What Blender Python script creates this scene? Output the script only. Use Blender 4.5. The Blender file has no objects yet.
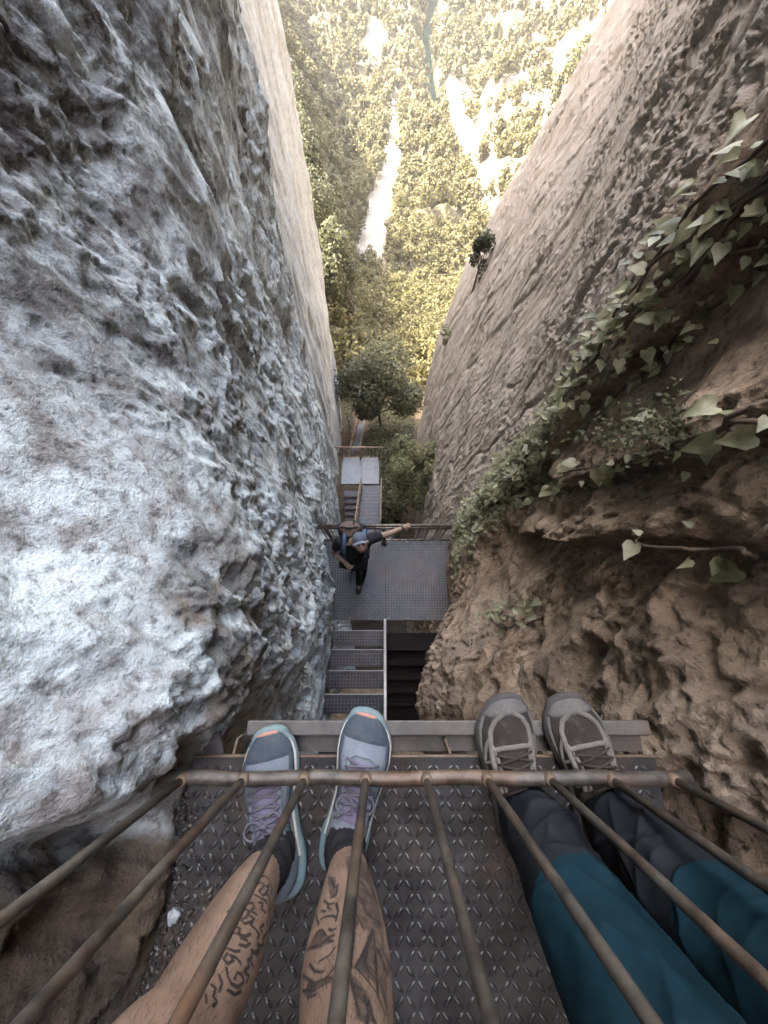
import bpy, math, random
import numpy as np
from mathutils import Vector, Matrix
R = math.radians
scene = bpy.context.scene
COL = scene.collection
PI = math.pi

# ------------------------------------------------------------------ camera (world origin = the photographer's lens, deck is at z = -1)
TH = R(16.4)
cam = bpy.data.cameras.new('camera'); camo = bpy.data.objects.new('camera', cam); COL.objects.link(camo)
cam.sensor_fit = 'HORIZONTAL'; cam.sensor_width = 36; cam.lens = 18
cam.clip_start = 0.01; cam.clip_end = 5000
camo.rotation_euler = (TH, 0, 0)
scene.camera = camo
CT, ST = math.cos(TH), math.sin(TH)
def ray(u, v):
    a = (u - 384) / 384; b = (512 - v) / 384
    return a, ST + b * CT, -CT + b * ST
def atz(u, v, z):
    a, y, d = ray(u, v); t = z / d
    return Vector((a * t, y * t, z))
def px(x, y, z):
    # world -> photo coordinates (numpy ok)
    cz = y * ST - z * CT; cy = y * CT + z * ST
    return 384 + 384 * x / cz, 512 - 384 * cy / cz

# ------------------------------------------------------------------ noise
def _hash(ix, iy, iz, seed):
    h = (ix * np.uint32(374761393) + iy * np.uint32(668265263) + iz * np.uint32(2147483647) + np.uint32(int(seed) * 1274126177 & 0xffffffff))
    h = (h ^ (h >> np.uint32(13))) * np.uint32(1274126177)
    return h ^ (h >> np.uint32(16))
_G = np.random.RandomState(5).normal(size=(256, 3)); _G /= np.linalg.norm(_G, axis=1)[:, None]; _G = _G.astype(np.float32)
def perlin(x, y, z, seed=0):
    x = np.asarray(x, np.float32); y = np.asarray(y, np.float32); z = np.asarray(z, np.float32)
    x, y, z = np.broadcast_arrays(x, y, z)
    fx, fy, fz = np.floor(x), np.floor(y), np.floor(z)
    ix, iy, iz = [f.astype(np.int32).astype(np.uint32) for f in (fx, fy, fz)]
    dx, dy, dz = x - fx, y - fy, z - fz
    u, v, w = [d * d * d * (d * (d * 6 - 15) + 10) for d in (dx, dy, dz)]
    out = 0
    for a in (0, 1):
        for b in (0, 1):
            for c in (0, 1):
                g = _G[_hash(ix + np.uint32(a), iy + np.uint32(b), iz + np.uint32(c), seed) & np.uint32(255)]
                d = g[..., 0] * (dx - a) + g[..., 1] * (dy - b) + g[..., 2] * (dz - c)
                out = out + d * (u if a else 1 - u) * (v if b else 1 - v) * (w if c else 1 - w)
    return out * 1.5
def fbm(x, y, z, octs, seed=0):
    # octs: list of (wavelength, amplitude, mode) ; mode 0 plain, 1 ridged (sharp crests), -1 billow (sharp valleys)
    s = 0
    for i, (wl, am, mode) in enumerate(octs):
        n = perlin(x / wl, y / wl, z / wl, seed + i * 7)
        if mode == 1: n = 0.5 - 1.6 * np.abs(n)
        elif mode == -1: n = 1.6 * np.abs(n) - 0.5
        s = s + am * n
    return s
def sstep(a, b, x):
    t = np.clip((x - a) / (b - a), 0, 1); return t * t * (3 - 2 * t)

# ------------------------------------------------------------------ object helpers
def link(name, me, parent=None, mats=(), kind=None, label=None, cat=None, group=None, smooth=True):
    o = bpy.data.objects.new(name, me); COL.objects.link(o)
    if parent is not None: o.parent = parent
    for m in mats if isinstance(mats, (list, tuple)) else [mats]: me.materials.append(m)
    if smooth and len(me.polygons):
        me.polygons.foreach_set('use_smooth', np.ones(len(me.polygons), dtype=bool))
    if kind: o['kind'] = kind
    if label: o['label'] = label
    if cat: o['category'] = cat
    if group: o['group'] = group
    return o
def empty(name, loc, label, cat, group=None, rz=0):
    o = bpy.data.objects.new(name, None); COL.objects.link(o)
    o.location = loc; o.rotation_euler = (0, 0, rz); o.empty_display_size = .1
    o['label'] = label; o['category'] = cat
    if group: o['group'] = group
    return o
def npmesh(name, co, faces):
    # co (N,3), faces (M,k) int array
    me = bpy.data.meshes.new(name)
    co = np.ascontiguousarray(co, np.float32); faces = np.ascontiguousarray(faces, np.int32)
    m, k = faces.shape
    me.vertices.add(len(co)); me.vertices.foreach_set('co', co.ravel())
    me.loops.add(m * k); me.loops.foreach_set('vertex_index', faces.ravel())
    me.polygons.add(m); me.polygons.foreach_set('loop_start', np.arange(0, m * k, k, dtype=np.int32))
    me.polygons.foreach_set('loop_total', np.full(m, k, np.int32))
    me.update(calc_edges=True)
    return me
def gridfaces(nu, nv, flip=False):
    i = np.arange(nu * nv).reshape(nu, nv)
    a, b, c, d = i[:-1, :-1], i[1:, :-1], i[1:, 1:], i[:-1, 1:]
    f = np.stack([a, b, c, d] if not flip else [d, c, b, a], -1).reshape(-1, 4)
    return f
class MB:
    def __init__(s): s.v = []; s.f = []; s.m = []
    def add(s, vs, fs, mi=0):
        n = len(s.v); s.v += [tuple(v) for v in vs]; s.f += [tuple(i + n for i in f) for f in fs]; s.m += [mi] * len(fs)
    def box(s, c, size, mi=0, rot=None, bev=0.0):
        hx, hy, hz = size[0] / 2, size[1] / 2, size[2] / 2; b = min(bev, hx * .9, hy * .9, hz * .9)
        M = rot if rot is not None else Matrix.Identity(3); c = Vector(c)
        if b <= 0:
            vs = [c + M @ Vector((x * hx, y * hy, z * hz)) for x in (-1, 1) for y in (-1, 1) for z in (-1, 1)]
            s.add(vs, [(0, 1, 3, 2), (4, 6, 7, 5), (0, 4, 5, 1), (2, 3, 7, 6), (0, 2, 6, 4), (1, 5, 7, 3)], mi); return
        vs = []; idx = {}
        for x in (-1, 1):
            for y in (-1, 1):
                for z in (-1, 1):
                    for ax in range(3):
                        p = [x * (hx - b), y * (hy - b), z * (hz - b)]
                        p[ax] = (x, y, z)[ax] * (hx, hy, hz)[ax]
                        idx[(x, y, z, ax)] = len(vs); vs.append(c + M @ Vector(p))
        fs = []
        for ax in range(3):
            o1, o2 = [a for a in range(3) if a != ax]
            for sg in (-1, 1):
                q = []
                for a, e in ((-1, -1), (1, -1), (1, 1), (-1, 1)):
                    k = [0, 0, 0]; k[ax] = sg; k[o1] = a; k[o2] = e; q.append(idx[(*k, ax)])
                fs.append(q)
            for a in (-1, 1):
                for e in (-1, 1):
                    k0 = [0, 0, 0]; k1 = [0, 0, 0]
                    k0[ax] = -1; k1[ax] = 1; k0[o1] = k1[o1] = a; k0[o2] = k1[o2] = e
                    fs.append([idx[(*k0, o1)], idx[(*k1, o1)], idx[(*k1, o2)], idx[(*k0, o2)]])
        for x in (-1, 1):
            for y in (-1, 1):
                for z in (-1, 1): fs.append([idx[(x, y, z, a)] for a in range(3)])
        s.add(vs, fs, mi)
    def tube(s, pts, r, n=10, mi=0, cap=True, squash=None):
        pts = [Vector(p) for p in pts]; rs = r if isinstance(r, (list, tuple)) else [r] * len(pts)
        vs = []; up = None
        for i, p in enumerate(pts):
            t = (pts[min(i + 1, len(pts) - 1)] - pts[max(i - 1, 0)]).normalized()
            if up is None:
                up = Vector((0, 0, 1)) if abs(t.z) < .9 else Vector((0, 1, 0))
            a = t.cross(up)
            if a.length < 1e-6: a = t.orthogonal()
            a.normalize(); b = a.cross(t).normalized(); up = b
            for k in range(n):
                an = 2 * PI * k / n
                vs.append(p + a * math.cos(an) * rs[i] + b * math.sin(an) * rs[i] * (squash or 1))
        fs = []
        for i in range(len(pts) - 1):
            for k in range(n):
                k2 = (k + 1) % n
                fs.append((i * n + k, i * n + k2, (i + 1) * n + k2, (i + 1) * n + k))
        if cap:
            fs.append(tuple(range(n - 1, -1, -1))); fs.append(tuple((len(pts) - 1) * n + k for k in range(n)))
        s.add(vs, fs, mi)
    def rings(s, rings, mi=0, cap0=True, cap1=True, closed=True):
        n = len(rings[0]); vs = [p for r in rings for p in r]; fs = []
        for i in range(len(rings) - 1):
            for k in range(n if closed else n - 1):
                k2 = (k + 1) % n
                fs.append((i * n + k, i * n + k2, (i + 1) * n + k2, (i + 1) * n + k))
        if cap0 and closed: fs.append(tuple(range(n - 1, -1, -1)))
        if cap1 and closed: fs.append(tuple((len(rings) - 1) * n + k for k in range(n)))
        s.add(vs, fs, mi)
    def build(s, name, mats, parent=None, smooth=False, **kw):
        me = bpy.data.meshes.new(name); me.from_pydata([tuple(v) for v in s.v], [], s.f); me.update()
        o = link(name, me, parent, mats, smooth=smooth, **kw)
        if any(s.m): me.polygons.foreach_set('material_index', np.array(s.m, np.int32))
        return o
def recalc(o):
    import bmesh
    bm = bmesh.new(); bm.from_mesh(o.data); bmesh.ops.recalc_face_normals(bm, faces=bm.faces); bm.to_mesh(o.data); bm.free(); return o
def auto_smooth(o, ang=35):
    o.data.polygons.foreach_set('use_smooth', np.ones(len(o.data.polygons), dtype=bool))
    try: o.data.set_sharp_from_angle(angle=R(ang))
    except Exception: pass
    return o

# ------------------------------------------------------------------ materials
class NT:
    def __init__(s, name):
        s.m = bpy.data.materials.new(name); s.m.use_nodes = True; s.t = s.m.node_tree
        s.t.nodes.clear(); s.out = s.t.nodes.new('ShaderNodeOutputMaterial')
        s.co = None
    def n(s, typ, **kw):
        nd = s.t.nodes.new('ShaderNode' + typ)
        for k, v in kw.items():
            if k.startswith('i_'):
                key = k[2:].replace('_', ' '); nd.inputs[int(key) if key.isdigit() else key].default_value = v
            else: setattr(nd, k, v)
        return nd
    def l(s, a, b): s.t.links.new(a, b)
    def coord(s, scale=(1, 1, 1)):
        tc = s.n('TexCoord'); mp = s.n('Mapping'); mp.inputs['Scale'].default_value = scale
        s.l(tc.outputs['Object'], mp.inputs['Vector']); return mp.outputs[0]
    def noise(s, scale, detail=6, rough=.55, vec=None, dist=0.0, typ='FBM'):
        nd = s.n('TexNoise'); nd.noise_type = typ; nd.normalize = True
        nd.inputs['Scale'].default_value = scale; nd.inputs['Detail'].default_value = detail
        nd.inputs['Roughness'].default_value = rough; nd.inputs['Distortion'].default_value = dist
        if vec is not None: s.l(vec, nd.inputs['Vector'])
        return nd.outputs['Fac']
    def ramp(s, fac, stops):
        nd = s.n('ValToRGB'); cr = nd.color_ramp
        while len(cr.elements) < len(stops): cr.elements.new(.5)
        for e, (p, c) in zip(cr.elements, stops):
            e.position = p; e.color = (*c, 1) if isinstance(c, tuple) else (c, c, c, 1)
        s.l(fac, nd.inputs[0]); return nd.outputs[0]
    def mix(s, fac, a, b, mode='MIX'):
        nd = s.n('Mix', data_type='RGBA', blend_type=mode)
        for sock, v in ((nd.inputs[0], fac), (nd.inputs[6], a), (nd.inputs[7], b)):
            if isinstance(v, (int, float)): sock.default_value = v
            elif isinstance(v, tuple): sock.default_value = (*v, 1)
            else: s.l(v, sock)
        return nd.outputs[2]
    def math(s, op, a, b=0.0, c=None):
        nd = s.n('Math', operation=op)
        for i, v in enumerate((a, b) if c is None else (a, b, c)):
            if isinstance(v, (int, float)): nd.inputs[i].default_value = v
            else: s.l(v, nd.inputs[i])
        return nd.outputs[0]
    def bump(s, h, dist, strength=1.0, prev=None):
        nd = s.n('Bump'); nd.inputs['Distance'].default_value = dist; nd.inputs['Strength'].default_value = strength
        s.l(h, nd.inputs['Height'])
        if prev is not None: s.l(prev, nd.inputs['Normal'])
        return nd.outputs[0]
    def bsdf(s, color, rough=.8, metal=0.0, normal=None, spec=.5, **kw):
        b = s.n('BsdfPrincipled')
        for sock, v in (('Base Color', color), ('Roughness', rough), ('Metallic', metal)):
            if isinstance(v, (int, float)): b.inputs[sock].default_value = v
            elif isinstance(v, tuple): b.inputs[sock].default_value = (*v, 1)
            else: s.l(v, b.inputs[sock])
        b.inputs['Specular IOR Level'].default_value = spec
        for k, v in kw.items(): b.inputs[k.replace('_', ' ')].default_value = v
        if normal is not None: s.l(normal, b.inputs['Normal'])
        s.l(b.outputs[0], s.out.inputs[0]); return s.m
# ------------------------------------------------------------------ rock faces
def interp2(yn, zn, T, y, z, sm=.12):
    # smooth interpolation of table T[z][y]; smoothed by averaging shifted lookups
    yn = np.array(yn, np.float32); zn = np.array(zn, np.float32); T = np.array(T, np.float32)   # zn ascending
    def look(yy, zz):
        yy = np.clip(yy, yn[0], yn[-1]); zz = np.clip(zz, zn[0], zn[-1])
        j = np.clip(np.searchsorted(yn, yy, side='right') - 1, 0, len(yn) - 2); i = np.clip(np.searchsorted(zn, zz, side='right') - 1, 0, len(zn) - 2)
        fy = (yy - yn[j]) / (yn[j + 1] - yn[j]); fz = (zz - zn[i]) / (zn[i + 1] - zn[i])
        return (T[i, j] * (1 - fy) + T[i, j + 1] * fy) * (1 - fz) + (T[i + 1, j] * (1 - fy) + T[i + 1, j + 1] * fy) * fz
    d = np.sqrt(y * y + z * z); s = sm * np.clip(d, .35, 20)
    acc = 0; w = 0
    for a, wa in ((-1, .25), (0, .5), (1, .25)):
        for b, wb in ((-1, .25), (0, .5), (1, .25)):
            acc = acc + wa * wb * look(y + a * s * .6, z + b * s * .6)
    return acc
def ledge(y, z, p0, p1, over, under, wo, wu, ext=.15):
    # signed profile across the line p0-p1 in the (y,z) plane: bulge on the left-hand side, undercut on the right-hand side
    p0 = np.array(p0); p1 = np.array(p1); d = p1 - p0; L = np.hypot(*d); d = d / L; n = np.array((-d[1], d[0]))
    t = ((y - p0[0]) * d[0] + (z - p0[1]) * d[1]) / L; s = (y - p0[0]) * n[0] + (z - p0[1]) * n[1]
    e = sstep(-ext, .05, t) * (1 - sstep(.95, 1 + ext, t))
    return e * np.where(s > 0, over * np.exp(-(s / wo) ** 2) , 0) + e * np.where(s <= 0, -under * np.exp(-(s / wu) ** 2) * sstep(0, .03, -s) + over * np.exp(s / .012), 0)

LY = [-4, -1.2, -.75, -.5, -.36, -.22, 0, .5, 1.2, 2.2, 3.6, 5.2, 6.0, 6.7, 12, 20, 23.5, 25, 29, 45]
LZ = [-48, -30, -16, -10, -6, -4, -2.5, -1.6, -1.15, -.98, -.85, -.7, -.5, -.25, 0, .5, 1.5, 4, 10, 30]
def _left_table():
    far = lambda a, b, c: [a, b, b * 1.16, c, -14, -30, -70]
    T = {
     -48: [-1.2, -1.4, -1.4, -1.4, -1.4, -1.4, -1.5, -1.8, -2.2, -2.8, -3.2, -3.4, -3.5] ,
     -30: [-1.2, -1.4, -1.4, -1.4, -1.4, -1.4, -1.5, -1.7, -2.0, -2.3, -2.7, -2.9, -3.0] ,
     -16: [-1.1, -1.2, -1.2, -1.2, -1.2, -1.2, -1.3, -1.4, -1.6, -1.75, -1.95, -2.05, -2.15] ,
     -10: [-1.3, -1.3, -1.3, -1.3, -1.3, -1.3, -1.3, -1.3, -1.3, -1.38, -1.55, -1.8, -1.9] ,
      -6: [-.99, -.97, -.96, -.95, -.94, -.94, -.94, -.95, -.97, -1.05, -1.3, -1.58, -1.72] ,
      -4: [-.95, -.88, -.86, -.82, -.78, -.74, -.74, -.76, -.84, -1.0, -1.25, -1.48, -1.62] ,
    -2.5: [-1, -.85, -.8, -.7, -.6, -.5, -.5, -.58, -.75, -.95, -1.2, -1.36, -1.5] ,
    -1.6: [-1, -.8, -.75, -.68, -.55, -.4, -.4, -.52, -.75, -.95, -1.18, -1.31, -1.45] ,
   -1.15: [-.9, -.52, -.5, -.49, -.48, -.34, -.37, -.54, -.77, -.96, -1.18, -1.3, -1.44] ,
    -.98: [-.8, -.5, -.48, -.47, -.47, -.34, -.38, -.58, -.79, -.97, -1.18, -1.3, -1.44] ,
    -.85: [-.9, -.58, -.55, -.53, -.49, -.38, -.42, -.63, -.82, -.98, -1.18, -1.3, -1.44] ,
     -.7: [-1, -.72, -.67, -.62, -.53, -.48, -.52, -.69, -.86, -1.0, -1.18, -1.3, -1.44] ,
     -.5: [-1.1, -.95, -.9, -.78, -.62, -.6, -.64, -.76, -.9, -1.02, -1.18, -1.3, -1.44] ,
    -.25: [-1.2, -1.1, -1.0, -.92, -.82, -.77, -.79, -.86, -.95, -1.05, -1.18, -1.3, -1.44] ,
       0: [-1.3, -1.2, -1.1, -1.0, -.95, -.92, -.92, -.94, -1.0, -1.08, -1.2, -1.3, -1.44] ,
      .5: [-1.4, -1.3, -1.25, -1.15, -1.1, -1.08, -1.08, -1.08, -1.1, -1.15, -1.22, -1.32, -1.46] ,
     1.5: [-1.7, -1.6, -1.5, -1.5, -1.5, -1.4, -1.4, -1.4, -1.35, -1.3, -1.3, -1.36, -1.5] ,
       4: [-2.2, -2.1, -2.1, -2.1, -2.1, -2.1, -2.1, -2.0, -1.9, -1.8, -1.7, -1.7, -1.8] ,
      10: [-3.2, -3.2, -3.2, -3.2, -3.2, -3.2, -3.2, -3.1, -3.0, -2.8, -2.6, -2.5, -2.6] ,
      30: [-7, -7, -7, -7, -7, -7, -7, -7, -6.8, -6.5, -6, -5.6, -5.6] }
    F = {-48: (-3.8, -4.0, -9), -30: (-3.2, -3.45, -9), -16: (-2.35, -3.05, -9), -10: (-2.25, -2.95, -9), -6: (-2.25, -3.1, -9), -4: (-2.3, -3.3, -9)}
    return [T[z] + far(*F.get(z, (-2.45 - .1 * max(z, 0), -3.6 - .12 * max(z, 0), -9 - .12 * max(z, 0)))) for z in LZ]
LT = _left_table()
def left_base(y, z):
    return interp2(LY, LZ, LT, y, z)

RY = [-4, -1.2, -.6, -.3, 0, .35, .7, .95, 1.3, 2.2, 4, 7, 9, 11, 12.5, 15, 20, 45]
RZ = [-48, -30, -19, -14, -10, -7, -5, -3.4, -2.2, -1.5, -1.0, -.6, -.2, .3, 1.2, 4, 10, 24]
def _right_table():
    T = {
     -48: [.5, .5, .6, .8, 1.0, 1.1, 1.2, 1.2, 1.3, 1.4, 1.7, 1.9, 2.0, 2.1, 2.4, 5, 14, 60],
     -30: [.4, .4, .5, .7, .9, 1.0, 1.1, 1.1, 1.2, 1.3, 1.6, 1.9, 2.0, 2.05, 2.4, 5, 14, 60],
     -19: [1.0, 1.0, 1.0, 1.0, 1.0, 1.0, 1.1, 1.1, 1.2, 1.25, 1.5, 1.8, 1.9, 2.0, 2.4, 5, 14, 60],
     -14: [1.0, 1.0, 1.0, 1.0, 1.0, 1.0, 1.1, 1.1, 1.15, 1.2, 1.4, 1.65, 1.8, 2.0, 2.5, 5, 14, 60],
     -10: [1.0, 1.0, 1.0, 1.0, 1.05, 1.1, 1.1, 1.1, 1.12, 1.15, 1.4, 1.75, 2.05, 2.5, 3.2, 6, 15, 60],
      -7: [1.0, .95, .95, .98, 1.05, 1.1, 1.1, 1.1, 1.1, 1.2, 1.6, 2.25, 2.75, 3.4, 4.2, 7, 16, 60],
      -5: [.8, .72, .7, .72, .82, 1.0, 1.08, 1.1, 1.12, 1.3, 1.8, 2.65, 3.2, 4, 4.8, 8, 16, 60],
    -3.4: [.45, .40, .36, .45, .7, .92, 1.05, 1.05, 1.1, 1.36, 2.02, 3.15, 3.9, 4.4, 5.4, 9, 17, 60],
    -2.2: [.5, .46, .45, .55, .74, .88, .98, .98, 1.05, 1.36, 2.08, 3.3, 4.1, 5.0, 5.8, 9, 17, 60],
    -1.5: [.8, .75, .72, .74, .78, .84, .92, .9, 1.0, 1.35, 2.1, 3.4, 4.3, 4.8, 6, 9, 17, 60],
    -1.0: [1.0, .95, .84, .76, .78, .82, .9, .86, .98, 1.35, 2.12, 3.45, 4.4, 5, 6, 9, 17, 60],
     -.6: [1.1, 1.05, 1.0, .92, .86, .82, .88, .86, .97, 1.3, 1.98, 3.12, 4.0, 5, 6, 9, 17, 60],
     -.2: [1.2, 1.15, 1.1, 1.04, .97, .9, .9, .9, .98, 1.3, 1.98, 3.15, 4.1, 5, 6, 9, 17, 60],
      .3: [1.4, 1.3, 1.25, 1.2, 1.1, 1.0, .98, .97, 1.03, 1.32, 2.0, 3.2, 4.2, 5, 6, 9, 17, 60],
     1.2: [1.6, 1.5, 1.45, 1.4, 1.35, 1.25, 1.2, 1.2, 1.25, 1.45, 2.1, 3.3, 4.3, 5.2, 6.2, 9, 17, 60],
       4: [2.4, 2.3, 2.3, 2.2, 2.1, 2.0, 2.0, 2.0, 2.05, 2.2, 2.7, 3.8, 4.8, 5.6, 6.6, 10, 18, 60],
      10: [4, 4, 4, 4, 4, 4, 4, 4, 4, 4.1, 4.6, 5.6, 6.4, 7.4, 8.2, 11, 19, 60],
      24: [8, 8, 8, 8, 8, 8, 8, 8, 8, 8, 8.5, 9.4, 10, 11, 12, 15, 24, 60]}
    return [T[z] for z in RZ]
RT = _right_table()
def right_base(y, z):
    x = interp2(RY, RZ, RT, y, z, .07)
    # ivy cleft and ledges (bulge = smaller x)
    x = x - ledge(y, z, (.82, -.2), (1.15, -5.2), .05, .05, .5, .12, .1)
    x = x - ledge(y, z, (.34, -.62), (.72, -1.9), .08, .06, .16, .12)
    x = x - ledge(y, z, (.10, -.62), (.62, -2.6), .08, .07, .14, .14)
    x = x - ledge(y, z, (-.42, -.8), (-.2, -1.7), .05, .06, .12, .1)
    return x

ROCK_OCT_L = [(3.2, .16, 0), (1.3, .09, 1), (.55, .085, 0), (.26, .040, 1), (.12, .036, 1), (.06, .020, -1), (.03, .012, 1), (.016, .007, 1)]
ROCK_OCT_R = [(3.2, .16, 0), (1.3, .10, 0), (.55, .07, 1), (.26, .055, 1), (.12, .042, 1), (.06, .024, 1), (.03, .013, 0), (.016, .008, 1)]
def rough_mask_near(y, z):
    return 1.0
def left_surf(y, z):
    y = np.asarray(y, np.float32); z = np.asarray(z, np.float32)
    x = left_base(y, z)
    pale = sstep(5.7, 6.6, y)                              # the smooth far face beyond the corner
    near = 1 - sstep(.9, 3.0, np.sqrt(y * y + z * z))
    # big forms are held back near the deck so that the walls keep clear of it
    o = ROCK_OCT_L
    zz = z * .8
    big = fbm(x, y, zz, o[:2], 11) * (1 - .75 * near)
    mid = fbm(x, y * 1.0, zz, o[2:4], 31) * (1 - .3 * near)
    q = perlin(x / .8, y / .8, z / .8, 91) + .5 * perlin(x / .25, y / .25, z / .3, 92) + .22
    rough = .20 + .78 * sstep(-.05, .55, q)
    fine = fbm(x, y, zz, o[4:], 51) * rough
    pit = 1.3 * np.clip(perlin(x / .15, y / .15, zz / .19, 77) - .33, 0, 1) + .6 * np.clip(perlin(x / .06, y / .06, zz / .075, 78) - .42, 0, 1)
    # long upright seams and flakes
    yy = y + .10 * perlin(y / .5, z / .9, 0 * y, 93) + .10 * z
    sv = perlin(yy / .34, z / 1.7, 0 * y, 94); seam = np.exp(-(sv / .05) ** 2) * sstep(-.1, .25, perlin(y / .7, z / .8, 0 * y + 2.2, 95))
    step = .05 * (sstep(-.03, .03, perlin(yy / .6, z / 2.2, 0 * y + 7.7, 96)) - .5)
    w = 1 - .62 * pale
    d = big * (1 - .4 * pale) + (mid + fine) * w * (1 - .5 * pale) - .24 * pit * w * (.5 + .5 * (1 - near)) * rough - (.035 * seam - .6 * step) * sstep(.6, 1.6, y) * w
    d = d + .5 * pale * fbm(x * 1, y * .5, z * .10, [(.9, .5, 1), (.35, .25, 1), (.12, .08, 0)], 3)
    # the brown lower rock behind the crack
    c = _crack(y, z)
    d = d - .10 * c
    return x + d
def _crack(y, z):
    # line in (y,z) under the pale bulge, left of the deck
    s = (y + .335) * .95 + (z + .72) * -.35
    return np.exp(-(s / .035) ** 2) * sstep(-1.0, -.9, z) * (1 - sstep(-.5, -.35, z))
def right_surf(y, z):
    y = np.asarray(y, np.float32); z = np.asarray(z, np.float32)
    x = right_base(y, z)
    far = sstep(.92, 1.3, y)                               # smoother slab above the ivy
    near = 1 - sstep(.9, 3.0, np.sqrt(y * y + z * z))
    slab = sstep(.5, .62, y - .12 * (z + 1)) * (1 - sstep(.8, .95, y)) * sstep(-1.5, -1.0, z)
    o = ROCK_OCT_R
    big = fbm(x, y, z, o[:2], 111) * (1 - .6 * near) * (1 - .45 * far)
    mid = fbm(x, y, z, o[2:4], 131) * (1 - .82 * far)
    q = perlin(x / .7, y / .7, z / .7, 191) + .4 * perlin(x / .25, y / .25, z / .25, 192) + .25
    rough = .25 + .72 * sstep(-.05, .6, q)
    al, ac = (.62 * y + .78 * z), (.78 * y - .62 * z)
    fine = (fbm(x, al * .42, ac, o[3:6], 151) * .8 * (1 - .6 * far) + fbm(x, y, z, o[5:], 152) * (1 + .35 * far)) * rough
    pit = np.clip(perlin(x / .2, y / .2, z / .2, 177) - .34, 0, 1) * (1 - .7 * far)
    yy = y + .25 * perlin(y / 1.3, z / 2.0, 0 * y, 193) + .12 * z
    sv = perlin(yy / .8, z / 4.5, 0 * y, 194); seam = np.exp(-(sv / .035) ** 2) * sstep(-.15, .2, perlin(y / 1.5, z / 1.5, 0 * y + 2.2, 195))
    step = .10 * (sstep(-.02, .02, perlin(yy / 1.4, z / 5., 0 * y + 7.7, 196)) - .5)
    streak = fbm(y + .12 * z, z * .22, 0 * y, [(.5, .03, 1), (.18, .018, 1), (.07, .010, 0)], 198)
    d = big + (.8 * mid + fine) * (1 - .8 * slab) - .09 * pit * (1 - slab) + far * (.32 * step - .045 * seam + streak) - .04 * seam * (1 - far)
    return x - d
def stretch(lo, hi, c0, c1, s0, k, kmax=9.):
    # 1-D nodes, spacing s0 between c0 and c1 and growing by k per metre of distance outside
    a = list(np.arange(c0, c1, s0)); p = c1
    while p < hi: a.append(p); p += max(s0, min(kmax, k * max(abs(p), 1e-3)))
    a.append(hi); p = c0 - s0
    b = []
    while p > lo: b.append(p); p -= max(s0, min(kmax, k * max(abs(p), 1e-3)))
    b.append(lo)
    return np.array(b[::-1] + a, np.float32)

def rock_material(name, pale, mid, dark, lichen, warmrock=False):
    m = NT(name); co = m.coord()
    att = m.n('Attribute', attribute_name='tone'); tone = att.outputs['Fac']
    sep = m.n('SeparateXYZ'); 
    n1 = m.noise(1.3, 8, .62, co); n2 = m.noise(7, 8, .65, co, .3); n3 = m.noise(38, 6, .65, co); n4 = m.noise(140, 4, .6, co)
    c = m.mix(m.ramp(n1, [(.36, 0.), (.62, 1.)]), mid, pale)
    c = m.mix(m.math('MULTIPLY', m.ramp(n2, [(.47, 0.), (.62, 1.)]), .85), c, lichen)
    c = m.mix(m.math('MULTIPLY', m.ramp(n3, [(.5, 0.), (.66, 1.)]), .7), c, dark)
    vo = m.n('TexVoronoi', feature='F1'); vo.inputs['Scale'].default_value = 30; m.l(co, vo.inputs['Vector'])
    c = m.mix(m.math('MULTIPLY', m.ramp(vo.outputs['Distance'], [(.05, 1.), (.22, 0.)]), m.ramp(n2, [(.45, 0.), (.6, .6)])), c, dark)
    # tone attribute: >0 paler smooth face, <0 dark stained band
    c = m.mix(m.ramp(tone, [(.5, 0.), (1., .85)]), c, m.mix(m.ramp(n2, [(.4, 0.), (.6, 1.)]), (.22, .222, .22), (.37, .385, .385)) if not warmrock else m.mix(m.ramp(n2, [(.4, 0.), (.6, 1.)]), (.33, .285, .24), (.50, .45, .39)))
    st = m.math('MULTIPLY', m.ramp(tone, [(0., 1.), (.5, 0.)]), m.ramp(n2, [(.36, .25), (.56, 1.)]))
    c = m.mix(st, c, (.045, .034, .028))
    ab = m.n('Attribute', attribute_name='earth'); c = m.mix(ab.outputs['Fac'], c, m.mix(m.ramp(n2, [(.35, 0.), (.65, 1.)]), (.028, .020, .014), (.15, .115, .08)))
    b = m.bump(n3, .018, .8); b = m.bump(n4, .007, .8, b)
    return m.bsdf(c, .93, 0, b, spec=.25)

M_rockL = rock_material('pale_grey_limestone', (.66, .725, .715), (.50, .55, .54), (.075, .056, .046), (.27, .25, .225))
M_rockR = rock_material('brown_limestone', (.40, .305, .215), (.20, .14, .09), (.045, .028, .019), (.13, .085, .055), True)

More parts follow.
